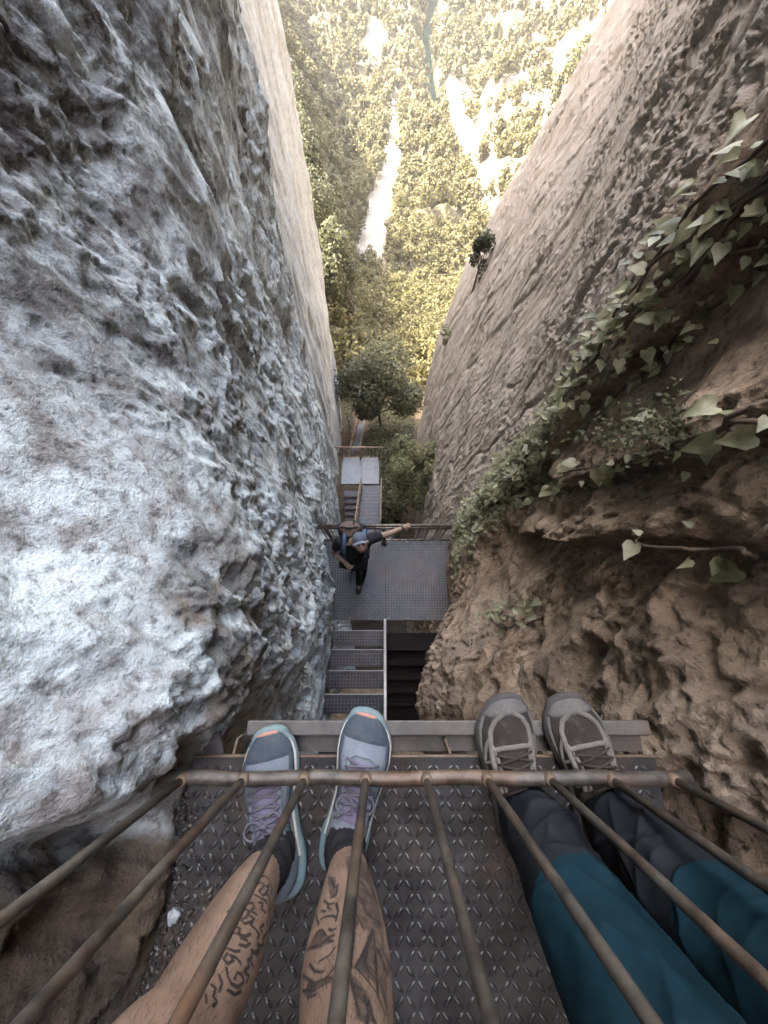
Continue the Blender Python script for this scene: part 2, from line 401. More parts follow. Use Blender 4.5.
def build_cliff(name, surf, ylo, yhi, zlo, zhi, flip, mat, tonefn, earthfn=None):
    ys = stretch(ylo, yhi, -.75, 1.0, .0075, .0062, 1.2)
    zs = stretch(zlo, zhi, -1.5, .35, .0075, .0062, 1.0)
    zs = np.concatenate([zs[zs < .5], np.geomspace(.5, zhi, 90).astype(np.float32)])
    Y, Z = np.meshgrid(ys, zs, indexing='ij')
    X = surf(Y, Z)
    e = .012 * np.clip(np.hypot(Y, Z), .3, 6)
    jy = perlin(X / .15, Y / .15, Z / .15, 401) * .02 + perlin(X / .5, Y / .5, Z / .5, 402) * .05
    jz = perlin(X / .15, Y / .15, Z / .15, 403) * .02 + perlin(X / .5, Y / .5, Z / .5, 404) * .05
    co = np.stack([X, Y + jy, Z + jz], -1).reshape(-1, 3)
    me = npmesh(name, co, gridfaces(len(ys), len(zs), flip))
    a = me.attributes.new('tone', 'FLOAT', 'POINT'); a.data.foreach_set('value', tonefn(X, Y, Z).astype(np.float32).ravel())
    if earthfn: a = me.attributes.new('earth', 'FLOAT', 'POINT'); a.data.foreach_set('value', earthfn(X, Y, Z).astype(np.float32).ravel())
    print(name, len(co))
    return link(name, me, None, mat, kind='structure')
def toneL(X, Y, Z):
    t = np.full(Y.shape, .5, np.float32)
    t += .5 * sstep(5.7, 6.6, Y + .5 * perlin(Y / .8, Z / 1.2, 0 * Y, 15) + .25 * perlin(Y / .25, Z / .3, 0 * Y, 16))
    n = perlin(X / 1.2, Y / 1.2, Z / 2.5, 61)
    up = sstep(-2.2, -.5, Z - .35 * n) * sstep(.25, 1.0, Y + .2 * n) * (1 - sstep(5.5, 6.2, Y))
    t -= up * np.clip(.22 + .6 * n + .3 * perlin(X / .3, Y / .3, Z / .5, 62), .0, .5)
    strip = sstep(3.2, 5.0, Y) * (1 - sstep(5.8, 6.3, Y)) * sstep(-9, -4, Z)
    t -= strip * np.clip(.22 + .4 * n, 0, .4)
    return np.clip(t, 0, 1)
def toneR(X, Y, Z):
    t = np.full(Y.shape, .5, np.float32)
    t += .36 * sstep(.95, 1.35, Y + .15 * perlin(Y / .4, Z / .6, 0 * Y, 14))
    slab = sstep(.5, .62, Y - .12 * (Z + 1)) * (1 - sstep(.8, .95, Y)) * sstep(-1.7, -1.2, Z)
    t -= .25 * slab
    t += .15 * (1 - sstep(-.1, .5, Y)) * sstep(-7, -4, Z) * (perlin(X / .8, Y / .8, Z / .8, 5) + .3)
    return np.clip(t, 0, 1)
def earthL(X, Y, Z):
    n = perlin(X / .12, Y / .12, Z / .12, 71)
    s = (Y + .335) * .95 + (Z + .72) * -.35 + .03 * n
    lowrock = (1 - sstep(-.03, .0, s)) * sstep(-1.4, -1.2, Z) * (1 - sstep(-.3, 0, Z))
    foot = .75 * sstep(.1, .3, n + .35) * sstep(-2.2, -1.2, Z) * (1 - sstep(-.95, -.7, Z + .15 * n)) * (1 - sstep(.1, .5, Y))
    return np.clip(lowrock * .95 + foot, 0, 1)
cliffL = build_cliff('cliff_left', left_surf, -4, 45, -48, 28, False, M_rockL, toneL, earthL)
cliffR = build_cliff('cliff_right', right_surf, -4, 45, -48, 24, True, M_rockR, toneR)
# rock wall that closes the cleft behind the deck
ys = np.linspace(-3, 3, 160); zs = np.linspace(-14, 16, 400)
Xb, Zb = np.meshgrid(ys, zs, indexing='ij')
Yb = -1.9 - .10 * np.maximum(Zb, 0) + fbm(Xb, 0 * Xb, Zb, [(1.5, .3, 0), (.5, .12, 1), (.2, .05, 0)], 88)
me = npmesh('cliff_back', np.stack([Xb, Yb, Zb], -1).reshape(-1, 3), gridfaces(160, 400))
a = me.attributes.new('tone', 'FLOAT', 'POINT'); a.data.foreach_set('value', np.full(160 * 400, .5, np.float32))
link('cliff_back', me, None, M_rockR, kind='structure')
# ------------------------------------------------------------------ valley terrain
PY = np.array([-6, 0, 3, 5.5, 6.5, 13, 20, 26, 40, 60, 80, 110, 150, 200, 216, 280, 340, 500, 900, 2500])
PZ = np.array([-17, -17, -17.2, -17.8, -18.5, -26.8, -33.6, -38, -50, -62, -71, -81, -92, -104, -108, -110, -96, -40, 60, 200])
def river_x(y): return 20 + .055 * (y - 200) + 3.0 * np.sin(y / 25.0)
def ground(x, y):
    z = np.interp(y, PY, PZ)
    az = x / np.maximum(y, 12)
    foot = np.interp(y, [20, 50, 105, 200, 255, 400, 2500], [-1.5, -3.2, -7, -22, -39, -85, -700])
    z = z + np.minimum(np.maximum(0, foot - x) * 1.9, 45 + .02 * y) * sstep(22, 30, y)      # steep left flank, in its own shade
    z = z + np.maximum(0, az - .17) * np.maximum(y, 0) * .55 * sstep(20, 70, y)     # right flank rises
    n = fbm(x, y, 0 * x, [(60, 9, 0), (22, 4.5, 1), (8, 1.6, 0), (3, .5, -1)], 300) * sstep(18, 60, y)
    z = z + n + fbm(x, y, 0 * x, [(2, .4, 0), (.7, .2, 1)], 320)
    # outcrops on the far right flank
    cl = sstep(.02, .10, perlin(x / 40, y / 40, 0 * x + 3.3, 340)) * sstep(.06, .12, az) * sstep(70, 100, y)
    z = z + 9 * cl * (.6 + perlin(x / 9, y / 9, 0 * x, 341))
    # river gorge
    d = np.abs(x - river_x(y)); m = sstep(165, 200, y) * (1 - sstep(330, 360, y))
    z = np.where(m > 0, z * (1 - m * (1 - sstep(1.2, 7, d))) + m * (1 - sstep(1.2, 7, d)) * -119, z)
    return z
def trees_here(x, y, z):
    # where the wood grows (photo plan: pale bare gullies stay free)
    u, v = px(x, y, z)
    w = perlin(u / 30, v / 30, 0 * u, 7) * 7
    bare = np.zeros(u.shape, bool)
    def strip(p, wd):
        nonlocal bare
        for (a, b), w0, w1 in zip(zip(p[:-1], p[1:]), wd[:-1], wd[1:]):
            dv = b[1] - a[1]; t = (v - a[1]) / dv
            c = a[0] + (b[0] - a[0]) * t; ww = w0 + (w1 - w0) * t
            bare |= (t >= 0) & (t <= 1) & (np.abs(u - c + w * .5) < ww)
    strip([(396, 70), (394, 110), (392, 160), (382, 205), (368, 262)], [1, 4, 9, 16, 17])
    strip([(372, 20), (378, 45), (372, 66)], [6, 15, 5])
    strip([(455, 80), (470, 130), (475, 165), (490, 205), (512, 245)], [10, 28, 16, 13, 13])
    strip([(600, 20), (545, 70), (495, 115), (470, 140)], [10, 26, 40, 10])
    n = perlin(x / 14, y / 14, 0 * x, 55)
    right = (u > 520 - .3 * (v - 40)) & (v < 210)
    dens = np.where(right, n > -.08, n > -1.2)
    h = perlin(x / 3.1, y / 3.1, 0 * x, 66)
    return (dens & ~bare) | (bare & (h > .50) & (u > 430))
r = np.geomspace(6, 900, 400); az = np.linspace(-1.3, 1.3, 620)
az = np.sign(az) * np.abs(az / 1.3) ** 1.4 * 1.0
RR, AA = np.meshgrid(r, az, indexing='ij')
Xg = RR * np.tan(AA); Yg = RR - 12 + 6 * 0
Zg = ground(Xg, Yg)
print('ground z', Zg.min(), Zg.max())
me = npmesh('valley_floor', np.stack([Xg, Yg, Zg], -1).reshape(-1, 3), gridfaces(400, 620, True))
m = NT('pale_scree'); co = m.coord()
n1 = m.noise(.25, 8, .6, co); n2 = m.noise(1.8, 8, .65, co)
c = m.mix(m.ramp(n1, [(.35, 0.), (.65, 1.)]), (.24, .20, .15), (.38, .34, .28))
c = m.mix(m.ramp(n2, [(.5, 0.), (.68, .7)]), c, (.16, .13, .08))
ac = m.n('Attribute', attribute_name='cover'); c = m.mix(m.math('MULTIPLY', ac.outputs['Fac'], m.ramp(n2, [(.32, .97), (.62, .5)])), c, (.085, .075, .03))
att = m.n('Attribute', attribute_name='soil_shade'); c = m.mix(att.outputs['Fac'], c, m.mix(n2, (.03, .022, .014), (.075, .055, .035)))  # dark brown mixed in to paint the gorge floor's shade
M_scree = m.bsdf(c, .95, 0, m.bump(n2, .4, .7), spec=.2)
a = me.attributes.new('soil_shade', 'FLOAT', 'POINT'); a.data.foreach_set('value', (1 - sstep(30, 46, Yg + 6 * perlin(Xg / 5, Yg / 5, 0 * Xg, 2))).astype(np.float32).ravel())  # mask of the near gorge floor, where shade is put into the colour
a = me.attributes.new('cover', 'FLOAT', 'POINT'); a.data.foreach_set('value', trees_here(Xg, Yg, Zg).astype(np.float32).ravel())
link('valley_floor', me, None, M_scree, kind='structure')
# river
ry = np.linspace(150, 380, 80)
co = []; 
for yy in ry:
    for s in (-14, 14): co.append((float(river_x(np.array(yy))) + s, yy, -117.5))
me = npmesh('river', np.array(co), gridfaces(80, 2))
m = NT('river_water'); n = m.noise(1.5, 4, .5, m.coord())
link('river', me, None, m.bsdf((.004, .024, .016), .6, 0, m.bump(n, .05, .3), spec=.1), kind='structure')

# ------------------------------------------------------------------ foliage
rng = np.random.RandomState(3)
def leaf_cloud(centers, sizes, normals=None, quad=True, jitter=1.0, aspect=.55, fold=0.0):
    # one pointed leaf/leaf-clump face per centre
    n = len(centers)
    nv = rng.normal(size=(n, 3)); nv[:, 2] = np.abs(nv[:, 2]) + .25
    if normals is not None: nv = normals + nv * jitter * .5
    nv /= np.linalg.norm(nv, axis=1)[:, None]
    t = rng.normal(size=(n, 3)); t -= nv * (t * nv).sum(1)[:, None]; t /= np.linalg.norm(t, axis=1)[:, None] + 1e-9
    b = np.cross(nv, t)
    s = sizes[:, None]
    p0 = centers - t * s * .5; p1 = centers + b * s * aspect * .5; p2 = centers + t * s * .5; p3 = centers - b * s * aspect * .5
    return np.stack([p0, p1, p2, p3], 1).reshape(-1, 3), np.arange(n * 4).reshape(n, 4)
def foliage_mat(name, c0, c1, c2, scale, trans=.25):
    m = NT(name); co = m.coord()
    n = m.noise(scale, 5, .6, co); g = m.n('NewGeometry')
    c = m.mix(m.ramp(n, [(.35, 0.), (.65, 1.)]), c0, c1)
    c = m.mix(m.math('MULTIPLY', m.ramp(g.outputs['Random Per Island'], [(.3, 0.), (1., 1.)]), .7), c, c2)
    b = m.n('BsdfPrincipled'); m.l(c, b.inputs['Base Color']); b.inputs['Roughness'].default_value = .6; b.inputs['Specular IOR Level'].default_value = .3
    tr = m.n('BsdfTranslucent'); m.l(c, tr.inputs['Color'])
    mx = m.n('MixShader'); mx.inputs[0].default_value = trans
    m.l(b.outputs[0], mx.inputs[1]); m.l(tr.outputs[0], mx.inputs[2]); m.l(mx.outputs[0], m.out.inputs[0]); return m.m
M_wood = foliage_mat('sunlit_wood_foliage', (.095, .085, .032), (.13, .112, .048), (.065, .058, .022), .12)
M_bush = foliage_mat('dark_bush_foliage', (.06, .062, .03), (.10, .10, .05), (.035, .038, .02), 1.2)
M_leafy = foliage_mat('leafy_tree_foliage', (.15, .145, .065), (.22, .21, .105), (.08, .085, .04), 1.5)
m = NT('bark'); co = m.coord((1, 1, .3)); n = m.noise(9, 6, .6, co)
M_bark = m.bsdf(m.ramp(n, [(.3, (.05, .035, .025)), (.7, (.14, .10, .07))]), .95, 0, m.bump(n, .02))

def crown_points(n, rad, clumps, hollow=.55):
    # leaf positions: several lumpy clumps spread through an ellipsoid volume
    c = rng.normal(size=(clumps, 3)); c /= np.linalg.norm(c, axis=1)[:, None]; c *= (rng.uniform(.25, 1, size=(clumps, 1)) ** .5) * .72
    cr = rng.uniform(.24, .46, size=clumps)
    k = rng.randint(0, clumps, size=n)
    d = rng.normal(size=(n, 3)); d /= np.linalg.norm(d, axis=1)[:, None]
    rr = hollow + (1 - hollow) * rng.uniform(0, 1, size=n) ** .7
    p = c[k] + d * (cr[k] * rr)[:, None]
    return p * np.array(rad), d
# the far wood: one mass
xs = []
Ntry = 60000
y = 25 + (330 - 25) * rng.uniform(0, 1, Ntry) ** .8
x = (rng.uniform(-.32, .62, Ntry)) * y
z = ground(x, y); keep = trees_here(x, y, z)
d = np.abs(x - river_x(y)); keep &= ~((d < 3) & (y > 175))
x, y, z = x[keep], y[keep], z[keep]
cs, ss, ns = [], [], []
order = np.argsort(y); x, y, z = x[order], y[order], z[order]
# poisson-like thinning
cell = {}; sel = []
for i in range(len(x)):
    mind = 1.4 + .0065 * y[i]
    k = (int(x[i] // mind), int(y[i] // mind))
    if k in cell: continue
    cell[k] = 1; sel.append(i)
print('wood trees', len(sel))
for i in sel:
    h = rng.uniform(2.6, 6.4) * (1 + .0022 * y[i]); w = h * rng.uniform(.28, .44)
    dist = math.sqrt(x[i] ** 2 + y[i] ** 2 + z[i] ** 2)
    ls = max(.30, dist * .0038)
    n = int(np.clip(2.6 * (w * h * 3) / (ls * ls) * .9, 40, 260))
    p, dd = crown_points(n, (w, w, h * .55), 9, .6)
    cs.append(p + np.array((x[i], y[i], z[i] + h * .5))); ns.append(dd); ss.append(rng.uniform(.7, 1.5, n) * ls)
cs = np.concatenate(cs); ns = np.concatenate(ns); ss = np.concatenate(ss)
v, f = leaf_cloud(cs, ss, ns, jitter=1.3, aspect=.8)
print('wood leaves', len(f))
link('valley_wood', npmesh('valley_wood', v, f), None, M_wood, kind='stuff', smooth=False)

def tree(name, base, h, rad, n, ls, mat, label, cat='tree', clumps=16, lean=(0, 0), trunk=.08, group=None, aspect=.6, crown_c=.62):
    e = empty(name, base, label, cat, group)
    p, dd = crown_points(n, rad, clumps, .5)
    c0 = np.array((lean[0], lean[1], h * crown_c))
    pts = p + c0
    v, f = leaf_cloud(pts, rng.uniform(.6, 1.35, n) * ls, dd, jitter=1.3, aspect=aspect)
    link('crown', npmesh('crown', v, f), e, mat, smooth=False)
    mb = MB()
    top = Vector((lean[0], lean[1], h * crown_c))
    bend = Vector((rng.uniform(-.1, .1) * h, rng.uniform(-.1, .1) * h, 0))
    mb.tube([(0, 0, -.3), top * .3 + bend * .5, top * .65 + bend, top], [trunk, trunk * .8, trunk * .6, trunk * .35], 8)
    for k in range(8):
        st = top * rng.uniform(.35, .95) + bend * .7
        en = Vector(pts[rng.randint(n)])
        mb.tube([st, st.lerp(en, .5) + Vector((0, 0, .06 * h)), en], [trunk * .4, trunk * .25, trunk * .08], 5)
    mb.build('trunk', [M_bark], e, smooth=True)
    return e
# ------------------------------------------------------------------ steelwork
def steel(name, c0, c1, rust=.35, metal=.6, rough=.5, scale=14, bump=.0015):
    m = NT(name); co = m.coord()
    n1 = m.noise(scale, 7, .65, co); n2 = m.noise(scale * .22, 5, .6, co); n3 = m.noise(scale * 9, 3, .6, co)
    c = m.mix(m.ramp(n1, [(.35, 0.), (.65, 1.)]), c0, c1)
    rf = m.math('MULTIPLY', m.ramp(n2, [(.48, 0.), (.66, 1.)]), rust)
    rf = m.math('MULTIPLY', rf, m.ramp(n1, [(.3, .4), (.6, 1.)]))
    c = m.mix(rf, c, (.17, .075, .03))
    c = m.mix(m.math('MULTIPLY', m.ramp(n3, [(.5, 0.), (.7, 1.)]), .25), c, (.05, .04, .032))
    mt = m.math('MULTIPLY', m.math('SUBTRACT', 1.0, rf), metal)
    rg = m.math('ADD', m.math('MULTIPLY', n1, .3), rough - .12)
    return m.bsdf(c, rg, mt, m.bump(n1, bump, .6), spec=.4)
M_deck = steel('dark_deck_steel', (.050, .050, .048), (.098, .097, .093), .5, .6, .30, 11)
M_rail = steel('worn_rail_steel', (.050, .044, .037), (.17, .148, .122), .7, .5, .42, 22, .002)
M_galv = steel('grey_galvanised_steel', (.050, .051, .054), (.10, .102, .106), .25, .5, .5, 7)
M_beam = steel('dusty_beam_steel', (.085, .08, .072), (.18, .168, .15), .45, .35, .6, 9, .003)
M_rust = steel('rusty_edge_steel', (.14, .10, .07), (.25, .185, .13), .6, .25, .65, 30, .003)

def tear_plate(x0, x1, y0, y1, ztop, pitch, ln, wd, ht, holes=None):
    # raised teardrop bars of a checker plate, alternately turned
    vs, fs = [], []
    prof = [(-.5, 0), (-.3, .75), (0, 1), (.3, .75), (.5, 0)]
    nx = int((x1 - x0) / pitch); ny = int((y1 - y0) / pitch); n = 0
    r = random.Random(4)
    for i in range(nx):
        for j in range(ny):
            cx = x0 + (i + .5) * pitch; cy = y0 + (j + .5) * pitch
            an = R(45 if (i + j) % 2 else -45); ca, sa = math.cos(an), math.sin(an)
            b = len(vs)
            for t, k in prof:
                for s, h in ((-1, 0), (-.45, k ** .7), (.45, k ** .7), (1, 0)):
                    lx = s * wd / 2 * max(k, .05); ly = t * ln
                    vs.append((cx + lx * ca - ly * sa, cy + lx * sa + ly * ca, ztop - .0004 + ht * h * (1 if k > 0 else 0)))
            for a in range(4):
                for c in range(3):
                    q = b + a * 4 + c
                    fs.append((q, q + 1, q + 5, q + 4))
    return vs, fs

# the deck the two people stand on, with its railing
deck = empty('viewing_platform', (0, -.9, -1), 'dark steel checker plate platform with rusty bar railing under the two pairs of feet', 'platform')
def wl(o, root):  # geometry written in world coordinates, parented to an Empty that has an offset
    o.location = (-root.location.x, -root.location.y, -root.location.z)
    return o
mb = MB()
mb.box((.07, -.995, -1.004), (1.10, 1.41, .008))
v, f = tear_plate(-.475, .61, -1.69, -.293, -1.0, .0235, .027, .0108, .0036)
mb.add(v, f)
o = auto_smooth(mb.build('checker_plate', [M_deck], None), 50); o.parent = deck; wl(o, deck)
mb = MB(); mb.box((.07, -.2885, -1.0045), (1.10, .004, .011), bev=.001)
o = mb.build('plate_edge', [M_rust]); o.parent = deck; wl(o, deck)
mb = MB()
mb.box((.15, -.231, -1.006), (.94, .030, .010), bev=.002)          # top flange
mb.box((.15, -.2475, -1.030), (.94, .005, .038), bev=.001)           # web behind
mb.box((.15, -.270, -1.046), (.94, .040, .006), bev=.001)         # bottom flange
o = mb.build('front_channel', [M_beam]); o.parent = deck; wl(o, deck)
for gx, tilt in ((.148, .35), (-.345, -.2)):
    mb = MB(); mb.box((gx, -.270, -1.025), (.006, .034, .034), bev=.001, rot=Matrix.Rotation(tilt, 3, 'Z'))
    o = mb.build('gusset', [M_rust]); o.parent = deck; wl(o, deck)
mb = MB()
mb.box((-.40, -.27, -1.015), (.045, .05, .008), bev=.001, rot=Matrix.Rotation(.35, 3, 'Z'))
mb.box((-.385, -.25, -1.045), (.008, .05, .06), bev=.001, rot=Matrix.Rotation(-.6, 3, 'Z'))
o = mb.build('corner_bracket', [M_galv]); o.parent = deck; wl(o, deck)
mb = MB()
for yy in (-.6, -1.1, -1.6): mb.box((.07, yy, -1.05), (1.08, .04, .08), bev=.002)
o = mb.build('cross_beam', [M_beam]); o.parent = deck; wl(o, deck)
# railing as a part of the platform, its bars as sub-parts
RY0, RZ0 = -.298, -.9
mb = MB()
pts = [(-.47 + i * .0565, RY0 + .002 * math.sin(i * 1.3), RZ0 + .0015 * math.sin(i * .9)) for i in range(20)]
pts[-1] = (.62, RY0, RZ0)
mb.tube(pts, .0135, 16)
rail = mb.build('railing', [M_rail], None, smooth=True); rail.parent = deck; wl(rail, deck)
m2 = MB(); m2.tube([(-.5, RY0, .12), (.65, RY0, .12)], .017, 16)
b = m2.build('top_rail', [M_rail], None, smooth=True); b.parent = rail
bars = [atz(u, 778, RZ0).x for u in (185, 245, 305, 366, 426, 486, 548, 609, 670)]
for i, bx in enumerate(bars):
    mb = MB(); r_ = random.Random(i)
    j = [r_.uniform(-.002, .002) for _ in range(4)]
    mb.tube([(bx, RY0 + .001, RZ0 + .004), (bx + j[0], RY0 + j[1], -.6), (bx + j[2], RY0 + j[3], -.3), (bx, RY0, .115)], .0075, 12)
    mb.tube([(bx, RY0, RZ0 + .006), (bx, RY0, RZ0 + .017), (bx, RY0, RZ0 + .024)], [.0145, .0115, .009], 12, mi=1)      # weld
    b = mb.build('baluster', [M_rail, M_rust], None, smooth=True); b.parent = rail
for px_ in ():
    mb = MB(); mb.tube([(px_, RY0 - .05, -1.0), (px_, RY0 - .05, .12)], .019, 14)
    if px_ > 0: mb.tube([(px_, RY0 - .05, RZ0), (px_, RY0, RZ0)], .013, 10)
    b = mb.build('post', [M_rail], None, smooth=True); b.parent = rail

# first landing below
M_worn = steel('worn_bright_tread', (.15, .15, .155), (.24, .24, .245), .3, .5, .45, 6)
def landing(name, x0, x1, y0, y1, z, label, mat, pitch, ln, wd, ht, seams=(), group=None):
    e = empty(name, ((x0 + x1) / 2, (y0 + y1) / 2, z), label, 'landing', group)
    mb = MB(); cuts = [x0, *seams, x1]
    for a, b in zip(cuts[:-1], cuts[1:]):
        mb.box(((a + b) / 2, (y0 + y1) / 2, z - .004), (b - a - .006, y1 - y0, .008))
    if pitch:
        v, f = tear_plate(x0, x1, y0, y1, z, pitch, ln, wd, ht); mb.add(v, f, 1)
        for bx in np.arange(x0 + .15, x1, .3):
            for by in (y0 + .03, y1 - .03): mb.tube([(bx, by, z), (bx, by, z + .012)], .016, 6, mi=1)
    o = mb.build('deck_plate', [mat, M_worn]); o.parent = e; wl(o, e)
    mb = MB()
    mb.box(((x0 + x1) / 2, y0 + .02, z - .06), (x1 - x0, .04, .10), bev=.003); mb.box(((x0 + x1) / 2, y1 - .02, z - .06), (x1 - x0, .04, .10), bev=.003)
    mb.box((x0 + .02, (y0 + y1) / 2, z - .06), (.04, y1 - y0 - .09, .10), bev=.003); mb.box((x1 - .02, (y0 + y1) / 2, z - .06), (.04, y1 - y0 - .09, .10), bev=.003)
    o = mb.build('edge_beam', [M_beam]); o.parent = e; wl(o, e)
    return e
def add_rail(e, x0, x1, y, z, h, step, rr, br, mat, mid=None, posts=()):
    mb = MB()
    mb.tube([(x0, y, z + h), ((x0 + x1) / 2, y + .01, z + h - .005), (x1, y, z + h)], rr, 10)
    mb.tube([(x0, y, z + .1), (x1, y, z + .1)], rr * .8, 8)
    if mid: mb.tube([(x0, y, z + h - mid), (x1, y, z + h - mid)], rr * .8, 8)
    rl = mb.build('railing', [mat], None, smooth=True); rl.parent = e; wl(rl, e)
    n = int((x1 - x0) / step)
    for i in range(n):
        bx = x0 + (i + .5) * (x1 - x0) / n
        m2 = MB(); m2.tube([(bx, y, z + .1), (bx, y, z + h)], br, 6)
        b = m2.build('baluster', [mat], None, smooth=True); b.parent = rl
    for p_ in posts:
        m2 = MB(); m2.tube([(p_, y - .03, z), (p_, y - .03, z + h)], rr * 1.1, 8); m2.box((p_, y - .03, z + .006), (.09, .09, .008))
        b = m2.build('post', [mat], None, smooth=True); b.parent = rl
land1 = landing('stair_landing', -.98, 1.25, .07, 1.32, -6.1, 'dark steel landing right below, where the man with the cap stands', M_galv, .042, .036, .013, .006, (0.02,))
add_rail(land1, -.95, 1.2, 1.30, -6.1, 1.0, .125, .022, .009, M_rail, .12, (-.8, 0.0, 1.1))

def stair(name, x0, x1, steps, label, mat, rail=None, railmat=None, group=None, thick=.03, depth=.22, nose=None):
    # steps: list of (y_nosing, z_top), treads run towards -dirn
    y0, z0 = steps[0]; y1, z1 = steps[-1]; dr = 1 if y1 < y0 else -1
    e = empty(name, ((x0 + x1) / 2, y0, z0), label, 'staircase', group)
    for (y, z) in steps:
        mb = MB(); a, b = (y - depth, y) if dr > 0 else (y - depth, y)
        mb.box(((x0 + x1) / 2, (a + b) / 2, z - .003), (x1 - x0, b - a - .012, .006))
        mb.box(((x0 + x1) / 2, b - .003, z - thick / 2 + .002), (x1 - x0, .008, thick), 1)
        mb.box(((x0 + x1) / 2, a + .003, z - .012), (x1 - x0, .006, .02))
        if pitchable and nose: 
            v, f = tear_plate(x0 + .02, x1 - .02, a + .01, b - .015, z, .042, .036, .013, .005); mb.add(v, f, 2)
        o = mb.build('tread', [mat, nose or mat, M_worn]); o.parent = e; wl(o, e)
    dy, dz = y1 - y0, z1 - z0; L = math.hypot(dy, dz)
    for sx in (x0 - .006, x1 + .006):
        mb = MB(); ty, tz = dy / L, dz / L; pa = (y0 - ty * .2 - .1, z0 - tz * .2 - .02); pb = (y1 + ty * .25 - .1, z1 + tz * .25 - .02)
        an = math.atan2(dz, dy)
        mb.box((sx, (pa[0] + pb[0]) / 2, (pa[1] + pb[1]) / 2), (.010, L + .45, .18), rot=Matrix.Rotation(an, 3, 'X'), bev=.001)
        o = mb.build('stringer', [M_beam]); o.parent = e; wl(o, e)
    for sx in (rail or []):
        mb = MB(); h = .95
        mb.tube([(sx, y0 - .05, z0 + h), (sx, y1 - .05, z1 + h)], .022, 8)
        mb.tube([(sx, y0 - .05, z0 + h * .5), (sx, y1 - .05, z1 + h * .5)], .014, 8)
        for k in range(4):
            t = k / 3; yy = y0 - .1 + dy * t; zz = z0 + dz * t
            mb.tube([(sx, yy, zz - .05), (sx, yy, zz + h)], .017, 8)
        o = mb.build('handrail', [railmat or M_rail], None, smooth=True); o.parent = e; wl(o, e)
    return e
pitchable = True
M_nose = steel('bright_nosing_steel', (.42, .40, .37), (.55, .53, .5), .3, .3, .5, 12)
st1 = stair('metal_staircase', -.74, -.005, [(-.075 - .25 * i, -5.88 + .22 * i) for i in range(7)], 'short open riser steel staircase climbing from the landing to beneath the platform', M_galv, rail=(), nose=M_nose)
mb = MB()
mb.tube([(-.78, .0, -6.1), (-.78, .0, -5.6), (-.80, -1.5, -4.3)], .018, 8); mb.tube([(.012, .06, -6.1), (.012, .06, -5.2)], .02, 8); mb.tube([(.012, .06, -5.2), (.012, -1.5, -3.85)], .018, 8); mb.tube([(.012, -.9, -5.2), (.012, -.9, -4.35)], .018, 8)
o = mb.build('handrail', [M_nose], None, smooth=True); o.parent = st1; wl(o, st1)
pitchable = False
# next flights further down
M_pale = steel('pale_galvanised_steel', (.17, .18, .18), (.25, .26, .26), .15, .35, .5, 5)
M_wornrail = steel('brown_worn_handrail', (.24, .17, .11), (.36, .27, .19), .6, .3, .6, 8)
stair('metal_staircase', -.84, -.12, [(3.05 + .2 * i, -12.0 - .2 * i) for i in range(12)], 'narrow grey staircase with brown handrails running down to the second landing', M_galv, rail=(-.86, -.10), railmat=M_wornrail, nose=M_pale, depth=.24, thick=.05)
e2 = landing('stair_landing', -1.72, -.2, 5.42, 6.55, -14.42, 'pale grey second landing far below beside the leafy tree', M_pale, 0, 0, 0, 0, (-.9,))
add_rail(e2, -1.9, .0, 6.53, -14.42, 1.0, .15, .03, .013, M_wornrail, None, (-1.7, -.95, -.2))
e3 = landing('stair_landing', -.95, .3, 1.9, 3.0, -11.98, 'hidden turning landing seen through the bars beneath the first landing', M_galv, 0, 0, 0, 0)
stair('metal_staircase', -1.62, -.98, [(5.2 - .2 * i, -14.65 - .22 * i) for i in range(9)], 'dark flight of steps between left rock and handrail below second landing', M_galv, rail=(), nose=M_beam, depth=.22, thick=.04)
stair('metal_staircase', -2.38, -1.74, [(11.4 + .23 * i, -24.9 - .235 * i) for i in range(30)], 'farthest blue grey staircase vanishing under the round dark bush', M_galv, rail=(-2.40, -1.72), railmat=M_wornrail, nose=M_pale, depth=.25, thick=.05)

M_black = steel('shade_black_steel', (.006, .005, .004), (.012, .009, .008), .06, .1, .8, 10)  # near-black colour paints the shade of the gap onto these steps
M_blackn = steel('shade_black_nosing', (.010, .008, .007), (.018, .013, .011), .1, .1, .7, 10)  # nosing of the same flight, its colour darkened for shade too
stair('metal_staircase', .03, 1.0, [(-.12 - .24 * i, -6.35 - .24 * i) for i in range(9)], 'flight of steps coloured black for shade, dropping into the dark gap right of the short staircase', M_black, rail=(), nose=M_blackn, depth=.26, thick=.03)
# ------------------------------------------------------------------ shoes, legs, clothing
def cloth(name, c0, c1, scale=300, rough=.88, bump=.0006, spec=.15):
    m = NT(name); co = m.coord(); n = m.noise(scale, 3, .6, co); n2 = m.noise(scale * .04, 4, .6, co)
    c = m.mix(m.ramp(n2, [(.3, 0.), (.7, 1.)]), c0, c1); c = m.mix(m.math('MULTIPLY', m.ramp(n, [(.4, 0.), (.7, 1.)]), .35), c, tuple(v * .55 for v in c0))
    if any(k in name for k in ('shoe', 'sole', 'toe', 'suede', 'boot')):
        n5 = m.noise(45, 6, .65, co); c = m.mix(m.math('MULTIPLY', m.ramp(n5, [(.50, 0.), (.72, 1.)]), .32), c, (.15, .128, .10))
    return m.bsdf(c, rough, 0, m.bump(n, bump, .8), spec=spec)
M_runmesh = cloth('grey_blue_shoe_mesh', (.15, .175, .20), (.24, .265, .285), 420)
M_runtoe = cloth('dark_blue_toe_overlay', (.05, .065, .08), (.085, .10, .115), 200, .6)
M_pink = cloth('coral_toe_patch', (.42, .20, .15), (.5, .27, .2), 200, .6)
M_purple = cloth('purple_tongue', (.17, .15, .22), (.24, .21, .29), 300)
